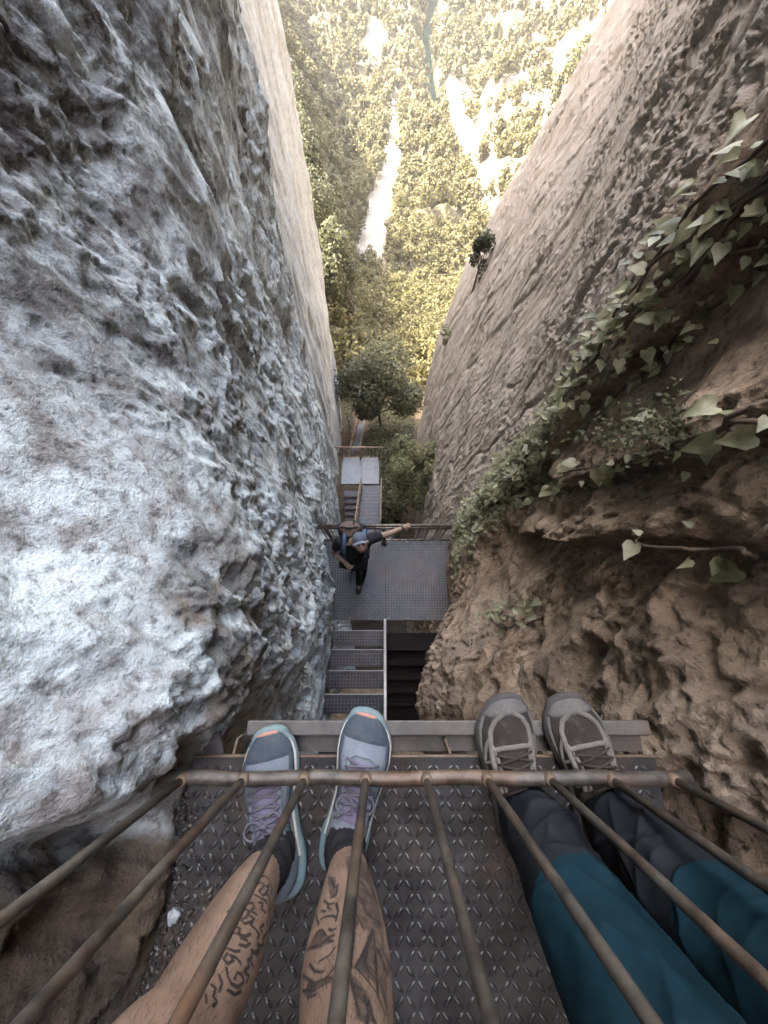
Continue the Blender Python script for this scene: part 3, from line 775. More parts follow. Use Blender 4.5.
M_lace = cloth('lilac_lace', (.115, .108, .13), (.175, .165, .19), 500)
M_teal = cloth('teal_sole_foam', (.14, .21, .215), (.22, .28, .28), 60, .7, .001)
M_cream = cloth('cream_sole_edge', (.50, .47, .40), (.58, .55, .48), 80, .7, .001)
M_sock = cloth('black_sock', (.018, .017, .018), (.03, .028, .028), 500, .95)
M_red = cloth('dark_red_thread', (.25, .03, .03), (.3, .05, .04), 300)
M_hikmesh = cloth('dark_brown_shoe_mesh', (.030, .024, .020), (.05, .042, .036), 350)
M_hikgrey = cloth('light_grey_suede', (.115, .103, .088), (.225, .205, .175), 250, .9)
M_hikbump = cloth('grey_toe_bumper', (.085, .08, .072), (.16, .15, .135), 150, .7)
M_hiksole = cloth('dark_rubber_sole', (.05, .046, .042), (.10, .092, .085), 90, .75, .001)
M_hiklace = cloth('dark_brown_lace', (.04, .03, .025), (.07, .055, .045), 500)

class Shoe:
    def __init__(s, L, W, side):
        s.L, s.W, s.side = L, W, side     # side +1: right foot (inner edge on -x)
        s.S = [0, .03, .08, .18, .32, .45, .58, .70, .80, .88, .94, .98, 1.0]
        s.hw = [.0, .44, .62, .74, .74, .76, .90, 1.0, .98, .84, .62, .34, .0]
        s.h = [.074, .082, .086, .088, .088, .087, .079, .066, .057, .051, .046, .039, .030]
        s.zb = [.032, .030, .029, .028, .027, .025, .023, .022, .022, .023, .025, .027, .028]
        s.cx = [.0, 0, 0, 0, .002, .004, .003, .0, -.003, -.007, -.010, -.012, -.012]
        s.p = 2.3
    def at(s, t):
        f = lambda A: float(np.interp(t, s.S, A))
        return f(s.hw) * s.W / 2, f(s.h), f(s.zb), f(s.cx) * s.side
    def P(s, q, t):
        w, h, zb, cx = s.at(t)
        # rounded plan near both ends
        if t > .94: w = s.W / 2 * .62 * math.sqrt(max(0, 1 - ((t - .94) / .06) ** 2))
        if t < .05: w = s.W / 2 * .53 * math.sqrt(max(0, 1 - ((.05 - t) / .05) ** 2))
        ph = q * PI / 2; sx = math.copysign(abs(math.sin(ph)) ** (2 / s.p), ph); cz = max(0, math.cos(ph)) ** (2 / s.p)
        return Vector((cx + w * sx, t * s.L, zb + (h - zb) * cz))
    def N(s, q, t):
        e = .01; a = s.P(min(q + e, 1), t) - s.P(max(q - e, -1), t); b = s.P(q, min(t + e, 1)) - s.P(q, max(t - e, 0))
        n = a.cross(b)
        if n.length < 1e-10: return Vector((0, 0, 1))
        n.normalize()
        if n.z < -.2: n = -n
        return n
    def grid(s, q0, q1, t0, t1, nq, nt_, off=0.0, edge=True, qf=None):
        rows = []
        for j in range(nt_ + 1):
            t = t0 + (t1 - t0) * j / nt_; row = []
            qa, qb = (q0, q1) if qf is None else qf(t)
            for i in range(nq + 1):
                q = qa + (qb - qa) * i / nq
                o = off
                if edge and off and (i in (0, nq) or j in (0, nt_)): o = -.0008
                row.append(s.P(q, t) + s.N(q, t) * o)
            rows.append(row)
        return rows
    def ribbon(s, mb, pts, wd, off=.0022, mi=0, sub=6):
        # band following points (q,t) on the upper
        P = []
        for (a, b) in zip(pts[:-1], pts[1:]):
            for k in range(sub): P.append((a[0] + (b[0] - a[0]) * k / sub, a[1] + (b[1] - a[1]) * k / sub))
        P.append(pts[-1]); rows = []
        for i, (q, t) in enumerate(P):
            c = s.P(q, t); n = s.N(q, t)
            d = s.P(*P[min(i + 1, len(P) - 1)]) - s.P(*P[max(i - 1, 0)]); d.normalize(); sd = n.cross(d).normalized()
            rows.append([c + sd * wd * .5 * k + n * h for k, h in ((-1, -.001), (-.85, off), (0, off * 1.15), (.85, off), (1, -.001))])
        mb.rings(rows, mi, closed=False)
    def upper(s):
        mb = MB(); mb.rings(s.grid(-1, 1, 0, 1, 28, 48), closed=False); return mb
    def sole(s, flare=.006, heel=.010, mi_top=0, tread=.0):
        n = 72; out = []
        # outline from the upper's base edge, pushed outwards
        ring = []
        for k in range(n):
            a = 2 * PI * k / n; t = .5 - .5 * math.cos(a); q = 1 if k <= n / 2 else -1
            ring.append((q, t))
        base = [s.P(q, t) for q, t in ring]; c = Vector((0, s.L * .5, 0))
        def offs(d, z, spring=1.0):
            res = []
            for i, p in enumerate(base):
                tg = base[(i + 1) % n] - base[i - 1]; nr = Vector((tg.y, -tg.x, 0))
                if nr.length < 1e-9: nr = Vector((0, 1 if ring[i][1] > .5 else -1, 0))
                nr.normalize(); t = ring[i][1]
                dd = d + heel * (1 - min(1, t / .3)) * (1 if z > .004 else .4)
                toe = .018 * max(0, (t - .72) / .28) ** 1.6 * spring + .006 * max(0, (.12 - t) / .12)
                res.append(Vector((p.x + nr.x * dd, p.y + nr.y * dd, (z if z < .02 else z + (s.at(t)[2] - .027)) + toe * (1 - z / .04 * .6))))
            return res
        mb = MB()
        mb.rings([offs(-.004, .0), offs(flare * .7, .003), offs(flare, .012), offs(flare * .9, .022), offs(flare * .35, .030), offs(-.003, .0315)])
        return mb
def place(objs, toe, heel, root, zf=-1.0):
    d = Vector((toe[0] - heel[0], toe[1] - heel[1], 0)); an = math.atan2(-d.x, d.y)
    M = Matrix.Translation((heel[0], heel[1], zf)) @ Matrix.Rotation(an, 4, 'Z')
    return M
def running_shoe(root, toe, heel, side, seed):
    L = math.dist(toe, heel); sh = Shoe(L, .114, side); M = place(None, toe, heel, root)
    M = Matrix.Translation(-Vector(root.location)) @ M
    up = recalc(sh.upper().build('shoe', [M_runmesh], root, smooth=True)); up.matrix_local = M
    def sub(mb, name, mats):
        o = mb.build(name, mats, up, smooth=True); return recalc(o)
    sub(sh.sole(.006, .012), 'sole', [M_teal])
    mb = MB()
    for sg in (-1, 1):   # cream foam line along the side
        sh.ribbon(mb, [(sg * .97, .18), (sg * .96, .45), (sg * .96, .7), (sg * .95, .9)], .012, .003)
    sub(mb, 'foam_edge', [M_cream])
    mb = MB(); mb.rings(sh.grid(-.97, .97, .80, .997, 24, 10, .0018, qf=lambda t: (-.97, .97)), closed=False)
    for sg in (-1, 1): sh.ribbon(mb, [(sg * .72, .82), (sg * .70, .68), (sg * .62, .5), (sg * .66, .36)], .014, .0018)
    sub(mb, 'toe_overlay', [M_runtoe])
    mb = MB(); mb.rings(sh.grid(-.62, .45, .955, .996, 16, 6, .0034), closed=False); sub(mb, 'toe_patch', [M_pink])
    mb = MB(); mb.rings(sh.grid(-.3, .3, .34, .70, 10, 16, .0025, qf=lambda t: (-.34 + .12 * sstep(.55, .7, t), .34 - .12 * sstep(.55, .7, t))), closed=False)
    sub(mb, 'tongue', [M_purple])
    mb = MB()
    for sg in (-1, 1): sh.ribbon(mb, [(sg * .30, .70), (sg * .36, .6), (sg * .42, .48), (sg * .46, .36)], .010, .0036)
    sh.ribbon(mb, [(-.30, .70), (-.15, .725), (.15, .725), (.30, .70)], .008, .0036)
    sub(mb, 'eyelet_strip', [M_runmesh])
    mb = MB(); rr = random.Random(seed)
    ts = [.69, .64, .59, .54, .49, .44]
    def lp(q, t, o): return sh.P(q, t) + sh.N(q, t) * o
    for a, b in zip(ts[:-1], ts[1:]):
        for sg in (-1, 1):
            pts = [lp(sg * (.36 - .72 * k / 6), a + (b - a) * k / 6, .0055 + .002 * math.sin(PI * k / 6) + (.0015 if sg > 0 else 0)) for k in range(7)]
            mb.tube(pts, .0026, 6, squash=.6)
    c = lp(0, .46, .009)
    for sg in (-1, 1):      # bow loops and loose ends
        lo = [c + Vector((sg * .038 * math.sin(PI * k / 10) ** .8 * (1 if k < 6 else .9), (-.012 + .034 * (k / 10)) * (1 - k / 14) - .010 * math.sin(2 * PI * k / 10) + .004 * sg, .006 * math.sin(PI * k / 10) - .006 * (k / 10))) for k in range(11)]
        mb.tube(lo, .0025, 6, squash=.6)
        mb.tube([c, c + Vector((sg * .016, -.014, .004)), c + Vector((sg * .030, -.022 - .01 * rr.random(), -.006)), c + Vector((sg * .036, -.036, -.016))], .0024, 6, squash=.6)
    mb.tube([c + Vector((-.006, 0, 0)), c + Vector((.006, 0, .001))], .005, 8)
    sub(mb, 'laces', [M_lace])
    return up, M
def hiking_shoe(root, toe, heel, side, seed):
    L = math.dist(toe, heel); sh = Shoe(L, .122, side); M = Matrix.Translation(-Vector(root.location)) @ place(None, toe, heel, root)
    up = recalc(sh.upper().build('shoe', [M_hikmesh], root, smooth=True)); up.matrix_local = M
    def sub(mb, name, mats):
        o = mb.build(name, mats, up, smooth=True); return recalc(o)
    sub(sh.sole(.0075, .004), 'sole', [M_hiksole])
    mb = MB(); mb.rings(sh.grid(-.99, .99, .875, .998, 24, 10, .003, qf=lambda t: (-.99, .99)), closed=False)
    for sg in (-1, 1): sh.ribbon(mb, [(sg * .93, .88), (sg * .92, .78), (sg * .93, .62), (sg * .93, .45)], .016, .003)
    sub(mb, 'toe_bumper', [M_hikbump])
    mb = MB()
    for sg in (-1, 1):
        sh.ribbon(mb, [(sg * .10, .89), (sg * .34, .85), (sg * .46, .78), (sg * .48, .70), (sg * .40, .66)], .011, .0042)
        sh.ribbon(mb, [(sg * .48, .70), (sg * .52, .62), (sg * .54, .54), (sg * .56, .42)], .013, .0042)
        sh.ribbon(mb, [(sg * .40, .655), (sg * .36, .60), (sg * .37, .50), (sg * .40, .42)], .007, .0042)
        for t in (.62, .545, .47): sh.ribbon(mb, [(sg * .40, t), (sg * .56, t - .015), (sg * .80, t - .04)], .007, .004, sub=3)
        sh.ribbon(mb, [(sg * .50, .74), (sg * .72, .66), (sg * .90, .56)], .008, .004)
    sh.ribbon(mb, [(-.42, .672), (-.2, .684), (.2, .684), (.42, .672)], .010, .0044)
    sub(mb, 'suede_overlay', [M_hikgrey])
    mb = MB(); mb.rings(sh.grid(-.3, .3, .36, .655, 10, 14, .004, qf=lambda t: (-.32, .32)), closed=False); sub(mb, 'tongue', [M_hikmesh])
    mb = MB()
    def lp(q, t, o): return sh.P(q, t) + sh.N(q, t) * o
    ts = [.645, .59, .535, .48, .43]
    for a, b in zip(ts[:-1], ts[1:]):
        for sg in (-1, 1):
            mb.tube([lp(sg * (.36 - .72 * k / 6), a + (b - a) * k / 6, .0075 + .002 * math.sin(PI * k / 6) + (.0015 if sg > 0 else 0)) for k in range(7)], .0025, 6)
    sub(mb, 'laces', [M_hiklace])
    return up, M

def leg_rings(path, n=64, sub=10, fold=None):
    # path: (x, y, z, rx, ry) ; smooth loft, returns rings and per-ring centres
    P = np.array(path, float); k = len(P); ts = np.linspace(0, k - 1, (k - 1) * sub + 1); out = []
    def cr(t):
        i = min(int(t), k - 2); f = t - i; p0, p1, p2, p3 = P[max(i - 1, 0)], P[i], P[i + 1], P[min(i + 2, k - 1)]
        return .5 * (2 * p1 + (p2 - p0) * f + (2 * p0 - 5 * p1 + 4 * p2 - p3) * f * f + (3 * p1 - p0 - 3 * p2 + p3) * f ** 3)
    return np.array([cr(t) for t in ts])
def loft(C, n, disp=None):
    a = np.linspace(0, 2 * PI, n, endpoint=False)
    A, I = np.meshgrid(a, np.arange(len(C))); c = C[I]
    ex = 2.2
    ca, sa = np.cos(A), np.sin(A)
    d = 0 if disp is None else disp(A, c[..., 2], c)
    X = c[..., 0] + ca * (c[..., 3] + d); Y = c[..., 1] + sa * (c[..., 4] + d); Z = c[..., 2] + (0 if disp is None else d * .25)
    return np.stack([X, Y, Z], -1), A
def loft_mesh(C, n, disp=None):
    V, A = loft(C, n, disp); m = len(C); i = np.arange(m * n).reshape(m, n); j = np.roll(i, -1, 1)
    f = np.stack([i[:-1], j[:-1], j[1:], i[1:]], -1).reshape(-1, 4)
    return V.reshape(-1, 3), f

# ---- person with bare tattooed legs
pA = empty('person', (-.14, -.45, -1), 'person with bare tattooed legs, black socks and grey blue running shoes', 'person')
LA = [(-.222, -.455, -.985, .036, .045), (-.226, -.452, -.93, .035, .042), (-.230, -.450, -.885, .036, .041), (-.234, -.453, -.80, .048, .052), (-.236, -.458, -.70, .056, .060), (-.238, -.455, -.60, .054, .059), (-.24, -.43, -.52, .053, .058), (-.235, -.43, -.44, .062, .066), (-.21, -.47, -.25, .080, .085), (-.19, -.50, -.06, .09, .095)]
RA = [(-.078, -.445, -.985, .036, .045), (-.072, -.444, -.93, .035, .042), (-.068, -.443, -.885, .036, .041), (-.060, -.450, -.80, .048, .052), (-.053, -.456, -.70, .056, .060), (-.044, -.450, -.60, .054, .059), (-.04, -.43, -.52, .053, .058), (-.045, -.43, -.44, .062, .066), (-.07, -.47, -.25, .080, .085), (-.09, -.50, -.06, .09, .095)]
def musc(A, z, c):
    shin = .004 * np.exp(-((A - PI / 2) / .35) ** 2) * sstep(-.9, -.8, z) * (1 - sstep(-.6, -.5, z))
    calf = .012 * np.exp(-(((A - 1.5 * PI)) / .9) ** 2) * np.exp(-((z + .68) / .09) ** 2)
    side = .006 * np.cos(2 * (A - .4)) * np.exp(-((z + .7) / .1) ** 2)
    return shin + calf + side
def solve(u, v, C):
    a, y, d = ray(u, v); z = -.75
    for _ in range(14):
        cx, cy, rx, ry = [float(np.interp(z, C[:, 2], C[:, k])) for k in (0, 1, 3, 4)]
        # ray point at height z relative to the axis; march along the ray to the surface of the elliptical section
        best = None
        for t in np.linspace(.35, .85, 400):
            zz = d * t; k = [float(np.interp(zz, C[:, 2], C[:, q])) for q in (0, 1, 3, 4)]
            if ((a * t - k[0]) / k[2]) ** 2 + ((y * t - k[1]) / k[3]) ** 2 <= 1: best = (t, k); break
        if best is None: return None
        t, k = best; return math.atan2((y * t - k[1]) / k[3], (a * t - k[0]) / k[2]), d * t
    return None
CL = leg_rings(LA, sub=60); CR = leg_rings(RA, sub=60)
NL = 260
VL, FL = loft_mesh(CL, NL, musc); VR, FR = loft_mesh(CR, NL, musc)
# ink drawing, given as strokes in the picture's pixels and unrolled onto each leg (angle, height)
def T(*p): return [(100 + x / 2.4, 850 + y / 2.4) for x, y in p]
inkL = [T((372, 84), (382, 78), (390, 84), (384, 94), (376, 100), (384, 110), (394, 106)), T((394, 88), (402, 84), (398, 98), (392, 104), (400, 112)),
        T((366, 110), (380, 118), (392, 124)), T((352, 132), (360, 128), (364, 140), (356, 150), (368, 158)), T((374, 130), (384, 128), (380, 146), (390, 152)),
        T((322, 150), (336, 142), (352, 150), (344, 166), (330, 170), (340, 182), (356, 176)), T((350, 160), (362, 168), (352, 184), (362, 192)),
        T((316, 186), (330, 192), (326, 206), (340, 212), (352, 206)), T((330, 214), (344, 222)),
        T((392, 168), (396, 190), (388, 206), (380, 214), (384, 226), (374, 232), (366, 228), (370, 242), (360, 250), (352, 244), (354, 260), (344, 268), (348, 282), (338, 288)),
        T((300, 250), (290, 262), (298, 276), (312, 268), (306, 254), (318, 262), (328, 276)), T((296, 286), (300, 306), (308, 322), (322, 330), (336, 318), (332, 300), (320, 296), (314, 310)),
        T((336, 292), (348, 304), (342, 318)), T((262, 322), (272, 330), (266, 350), (274, 362), (266, 372)), T((248, 346), (250, 362)), T((352, 270), (358, 282)), T((304, 150), (322, 138)), T((300, 240), (316, 248), (326, 246))]
inkR = [T((556, 62), (562, 84), (572, 78), (568, 98), (556, 106)), T((536, 116), (548, 122), (560, 118)), T((544, 128), (552, 132)), T((528, 160), (540, 150), (556, 148), (566, 152)),
        T((548, 178), (556, 184), (566, 182)), T((500, 240), (520, 224), (548, 206), (560, 212)), T((494, 258), (524, 262), (552, 246), (566, 230)), T((492, 300), (520, 316), (550, 300), (566, 280)), T((490, 336), (520, 330), (552, 314)),
        T((500, 350), (524, 340)), T((566, 120), (572, 140), (566, 160)), T((520, 190), (530, 182), (538, 190)), T((650, 195), (610, 288), (662, 345), (700, 290), (650, 195)), T((640, 225), (630, 270), (660, 300)), T((662, 240), (676, 280)),
        T((604, 60), (618, 110), (640, 160), (660, 180)), T((600, 100), (610, 150), (630, 190)), T((640, 60), (656, 120), (680, 170)), T((640, 360), (650, 400), (660, 420)), T((690, 330), (700, 380), (704, 418)), T((610, 200), (604, 250), (600, 290))]
shadeR = [T((590, 20), (640, 40), (690, 170), (712, 300), (716, 410), (690, 410), (672, 345), (612, 290), (640, 200), (600, 150)), T((648, 215), (690, 285), (664, 325), (628, 280)), T((490, 340), (560, 300), (566, 318), (500, 352))]
inkL += [T((380, 66), (392, 62), (402, 70)), T((404, 76), (410, 92), (404, 108)), T((356, 118), (346, 126), (338, 136)), T((386, 122), (398, 132), (396, 150)), T((364, 196), (372, 206), (366, 216)), T((308, 196), (318, 204)), T((398, 112), (404, 128), (400, 150)), T((384, 180), (374, 190), (380, 202)), T((326, 232), (340, 236), (350, 228)), T((280, 300), (286, 320), (280, 338)), T((300, 336), (316, 346), (330, 340)), T((356, 246), (366, 252), (372, 244)), T((270, 290), (262, 304))]
inkR += [T((540, 66), (534, 88), (540, 104)), T((524, 130), (520, 150), (524, 172)), T((530, 140), (540, 138)), T((546, 200), (562, 196)), T((504, 270), (516, 284), (538, 286)), T((500, 318), (512, 326)), T((606, 60), (630, 84), (650, 120)), T((626, 40), (640, 80), (662, 110)), T((676, 200), (690, 250), (700, 300)), T((596, 300), (606, 340), (620, 400)), T((630, 350), (640, 390), (636, 418)), T((664, 350), (680, 390))]
shadeR_extra = [T((596, 20), (608, 20), (630, 150), (610, 200), (598, 250)), T((600, 300), (640, 345), (660, 415), (612, 415)), T((520, 186), (552, 196), (560, 214), (520, 232), (500, 244)), T((548, 60), (566, 60), (570, 104), (552, 110))]
def ink_attr(C, V, strokes, shades, wd):
    rc = np.interp(V[:, 2], C[:, 2], C[:, 3]); cx = np.interp(V[:, 2], C[:, 2], C[:, 0]); cy = np.interp(V[:, 2], C[:, 2], C[:, 1])
    ang = np.arctan2(V[:, 1] - cy, V[:, 0] - cx)
    U = np.stack([ang * .055, V[:, 2]], -1); ink = np.zeros(len(V), np.float32); lim = np.where(np.abs(V[:, 2] + .75) < .25)[0]; Q = U[lim]; acc = np.zeros(len(lim), np.float32)
    cv = lambda s: [(r[0] * .055, r[1]) for r in (solve(u, v, C) for u, v in s) if r is not None]
    for s in strokes:
        p = cv(s)
        for a, b in zip(p[:-1], p[1:]):
            a, b = np.array(a), np.array(b); d = b - a; L = max(d @ d, 1e-12)
            t = np.clip(((Q - a) @ d) / L, 0, 1); dist = np.linalg.norm(Q - a - t[:, None] * d, axis=1)
            acc = np.maximum(acc, 1 - sstep(wd * .6, wd, dist))
    for s in shades:
        p = cv(s)
        if len(p) < 3: continue
        ins = np.zeros(len(Q), bool)
        for (x0, y0), (x1, y1) in zip(p, p[1:] + p[:1]):
            if abs(y1 - y0) < 1e-9: continue
            c = ((y0 > Q[:, 1]) != (y1 > Q[:, 1])) & (Q[:, 0] < (x1 - x0) * (Q[:, 1] - y0) / (y1 - y0) + x0); ins ^= c
        nz = .55 + .5 * perlin(Q[:, 0] / .012, Q[:, 1] / .012, 0 * Q[:, 0], 9)
        acc = np.maximum(acc, ins * np.clip(nz + .12, .3, .95))
    ink[lim] = acc; return ink
ink = np.concatenate([ink_attr(CL, VL, inkL, [], .0024), ink_attr(CR, VR, inkR, shadeR + shadeR_extra, .0024)])
# pelvis closes the two legs into one body
pelv = leg_rings([(-.14, -.5, -.16, .12, .10), (-.14, -.5, -.06, .175, .115), (-.14, -.5, .06, .17, .11), (-.14, -.49, .2, .15, .10)], sub=8)
VP, FP = loft_mesh(pelv, NL)
V = np.concatenate([VL, VR, VP]); F = np.concatenate([FL, FR + len(VL), FP + len(VL) + len(VR)])
V = V - np.array(pA.location); me = npmesh('body', V, F)
a = me.attributes.new('ink', 'FLOAT', 'POINT'); a.data.foreach_set('value', np.concatenate([ink, np.zeros(len(VP), np.float32)]).astype(np.float32))
m = NT('tanned_skin'); co = m.coord(); n = m.noise(28, 5, .6, co); n2 = m.noise(260, 3, .6, co); n3 = m.noise(500, 2, .5, m.coord((1, 1, .12)))
att = m.n('Attribute', attribute_name='ink')
c = m.mix(m.ramp(n, [(.3, 0.), (.7, 1.)]), (.215, .142, .10), (.30, .205, .15))
c = m.mix(m.math('MULTIPLY', m.ramp(n3, [(.58, 0.), (.72, 1.)]), .35), c, (.10, .05, .03))
c = m.mix(m.math('MULTIPLY', att.outputs['Fac'], .9), c, (.022, .022, .024))
M_skin = m.bsdf(c, .5, 0, m.bump(n2, .0008, .6), spec=.4)
link('body', me, pA, M_skin)
# short body hair on the shins
rs = np.random.RandomState(17); vs, fs = [], []
for Vl in (VL, VR):
    G = Vl.reshape(-1, NL, 3); rows_ = np.where((G[:, 0, 2] > -.86) & (G[:, 0, 2] < -.42))[0]
    for _ in range(1500):
        i_ = rs.choice(rows_[:-2]); k_ = rs.randint(NL); p = Vector(G[i_, k_]); nrm = Vector((p.x - G[i_, :, 0].mean(), p.y - G[i_, :, 1].mean(), 0)).normalized()
        tg = nrm.cross(Vector((0, 0, 1))); d = (Vector((0, 0, -1)) + tg * rs.uniform(-.7, .7) + nrm * rs.uniform(.2, .6)).normalized(); L_ = rs.uniform(.006, .014); w_ = tg * .00016; b = len(vs)
        vs += [p - w_, p + w_ , p + d * L_ + nrm * .001]; fs.append((b, b + 1, b + 2))
me = bpy.data.meshes.new('leg_hair'); me.from_pydata([tuple(v - Vector(pA.location)) for v in vs], [], fs); link('leg_hair', me, pA, cloth('dark_leg_hair', (.03, .02, .015), (.05, .035, .025)), smooth=False)
shA1, MA1 = running_shoe(pA, (-.270, -.226), (-.205, -.520), -1, 1)
shA2, MA2 = running_shoe(pA, (-.024, -.190), (-.095, -.482), 1, 2)
def sock(root, path, mat, name='sock', disp=None, n=48, sub=6, mats=None):
    V, F = loft_mesh(leg_rings(path, sub=sub), n, disp); me = npmesh(name, V - np.array(root.location), F); return link(name, me, root, mats or [mat])
rib = lambda A, z, c: .0008 * np.sin(A * 24) + .0015 * np.sin(z * 240 + 2 * np.cos(A))
for P_ in (LA, RA):
    q = [(P_[0][0], P_[0][1] + .012, -.955, .040, .056), (P_[0][0], P_[0][1] + .010, -.925, .040, .052), (P_[1][0], P_[1][1] + .003, -.90, .039, .046), (P_[2][0], P_[2][1], -.878, .0385, .0435), (P_[2][0], P_[2][1], -.872, .0365, .0415)]
    sock(pA, q, M_sock, 'sock', rib, 72, 8)
M_shorts = cloth('dark_shorts', (.03, .032, .036), (.045, .047, .05), 300)
for P_ in (LA, RA):
    sock(pA, [(P_[7][0], P_[7][1] - .005, -.40, .085, .092), (P_[8][0], P_[8][1], -.25, .095, .10), (P_[9][0], P_[9][1], -.06, .105, .11), (-.14, -.5, .1, .16, .12)], M_shorts, 'shorts_leg')

# upper bodies stand outside the picture but shade the deck
def upper_body(root, cx, mat, hair):
    q = leg_rings([(cx, -.5, .02, .17, .12), (cx, -.5, .16, .155, .105), (cx, -.50, .34, .175, .115), (cx, -.5, .46, .20, .11), (cx, -.5, .52, .14, .09), (cx, -.49, .56, .065, .065)], sub=6)
    V, F = loft_mesh(q, 48); link('shirt', npmesh('shirt', V - np.array(root.location), F), root, [mat])
    for sg in (-1, 1):
        q = leg_rings([(cx + sg * .15, -.5, .48, .06, .065), (cx + sg * .215, -.51, .44, .058, .06), (cx + sg * .24, -.53, .25, .048, .05), (cx + sg * .25, -.52, .16, .042, .044), (cx + sg * .25, -.48, .0, .034, .034), (cx + sg * .25, -.45, -.08, .03, .03)], sub=6)
        V, F = loft_mesh(q, 24); link('sleeve', npmesh('sleeve', V - np.array(root.location), F), root, [mat])
    q = leg_rings([(cx, -.49, .54, .055, .055), (cx, -.48, .62, .055, .06), (cx, -.465, .67, .068, .085), (cx, -.47, .76, .078, .098), (cx, -.48, .83, .06, .075), (cx, -.48, .855, .02, .025)], sub=6)
    V, F = loft_mesh(q, 32); link('head', npmesh('head', V - np.array(root.location), F), root, [M_skin])
upper_body(pA, -.14, M_shorts, None)
# ---- person with blue trousers
pB = empty('person', (.38, -.43, -1), 'person in blue and charcoal hiking trousers and dark shoes with light grey overlays', 'person')
LB = [(.300, -.405, -.985, .034, .042), (.298, -.405, -.88, .036, .042), (.290, -.41, -.70, .055, .058), (.305, -.435, -.50, .055, .058), (.325, -.48, -.25, .078, .08), (.33, -.5, -.06, .088, .09)]
RB = [(.468, -.405, -.985, .034, .042), (.47, -.405, -.88, .036, .042), (.478, -.41, -.70, .055, .058), (.488, -.43, -.50, .055, .058), (.46, -.48, -.25, .078, .08), (.43, -.5, -.06, .088, .09)]
cl_, cr_ = leg_rings(LB, sub=8), leg_rings(RB, sub=8); pv = leg_rings([(.38, -.5, -.16, .12, .10), (.38, -.5, 0, .17, .11), (.38, -.49, .2, .15, .10)], sub=6)
V1, F1 = loft_mesh(cl_, 40); V2, F2 = loft_mesh(cr_, 40); V3, F3 = loft_mesh(pv, 40)
link('body', npmesh('body', np.concatenate([V1, V2, V3]) - np.array(pB.location), np.concatenate([F1, F2 + len(V1), F3 + len(V1) + len(V2)])), pB, M_skin)
hiking_shoe(pB, (.266, -.158), (.300, -.455), -1, 3)
hiking_shoe(pB, (.424, -.155), (.474, -.450), 1, 4)
M_char = cloth('charcoal_trouser_fabric', (.008, .009, .012), (.015, .017, .022), 900, .7, .0003, .22)
M_blue = cloth('petrol_blue_trouser_fabric', (.0036, .018, .026), (.0065, .029, .040), 900, .85, .0004, .15)
def trouser(path, seed):
    C = leg_rings(path, sub=44)
    def fold(A, z, c):
        X, Y = np.cos(A) * .08, np.sin(A) * .08; 
        out = -.010 * np.abs(perlin(X / .10 + seed, Y / .10, (z + .6 * X) / .13, seed + 5)) + .006 * perlin(X / .16 + seed, Y / .16, z / .16, seed) + .0025 * perlin(X / .04 + seed, Y / .04, z / .04, seed + 3)
        for z0, sl, a0, wa, am, wz in folds:
            da = np.arctan2(np.sin(A - a0), np.cos(A - a0)); dz = z - z0 - sl * da - .006 * np.sin(da * 4 + seed)
            pr = np.where(dz > 0, np.exp(-np.abs(dz) / (wz * 1.7)), np.exp(-np.abs(dz) / (wz * .55)))
            out = out + am * pr * np.exp(-(da / wa) ** 2)
        return out
    rs = np.random.RandomState(int(seed)); folds = []
    for zc in (-.885, -.84, -.795, -.74, -.68, -.61, -.53, -.46):
        for _ in range(4):
            folds.append((zc + rs.normal() * .01, rs.uniform(-.16, .16), rs.uniform(.2, 3.0) if rs.rand() < .75 else rs.uniform(3, 6.2), rs.uniform(.3, .9), rs.uniform(.0045, .0105), rs.uniform(.010, .028)))
    V, A = loft(C, 120, fold); m = len(C); n = 120
    i = np.arange(m * n).reshape(m, n); j = np.roll(i, -1, 1); F = np.stack([i[:-1], j[:-1], j[1:], i[1:]], -1)
    zz = C[:-1, 2][:, None] + .016 * np.cos(A[:-1] - 1.2) + .006 * np.sin(3 * A[:-1]); mi = (zz > -.690).astype(np.int32)
    me = npmesh('trouser_leg', V.reshape(-1, 3) - np.array(pB.location), F.reshape(-1, 4))
    o = link('trouser_leg', me, pB, [M_char, M_blue]); me.polygons.foreach_set('material_index', mi.ravel()); return o
trouser([(.298, -.385, -.945, .060, .074), (.300, -.392, -.90, .061, .070), (.292, -.396, -.82, .066, .072), (.285, -.405, -.74, .070, .076), (.293, -.425, -.62, .076, .082), (.303, -.44, -.48, .078, .082), (.325, -.48, -.25, .095, .10), (.335, -.5, -.05, .105, .11), (.38, -.5, .12, .15, .12)], 2.3)
trouser([(.472, -.385, -.945, .058, .074), (.470, -.392, -.90, .060, .070), (.474, -.396, -.82, .066, .072), (.482, -.405, -.74, .068, .074), (.49, -.420, -.62, .075, .080), (.495, -.435, -.48, .078, .082), (.46, -.48, -.25, .095, .10), (.44, -.5, -.05, .105, .11), (.38, -.5, .12, .15, .12)], 5.1)

upper_body(pB, .38, M_char, None)
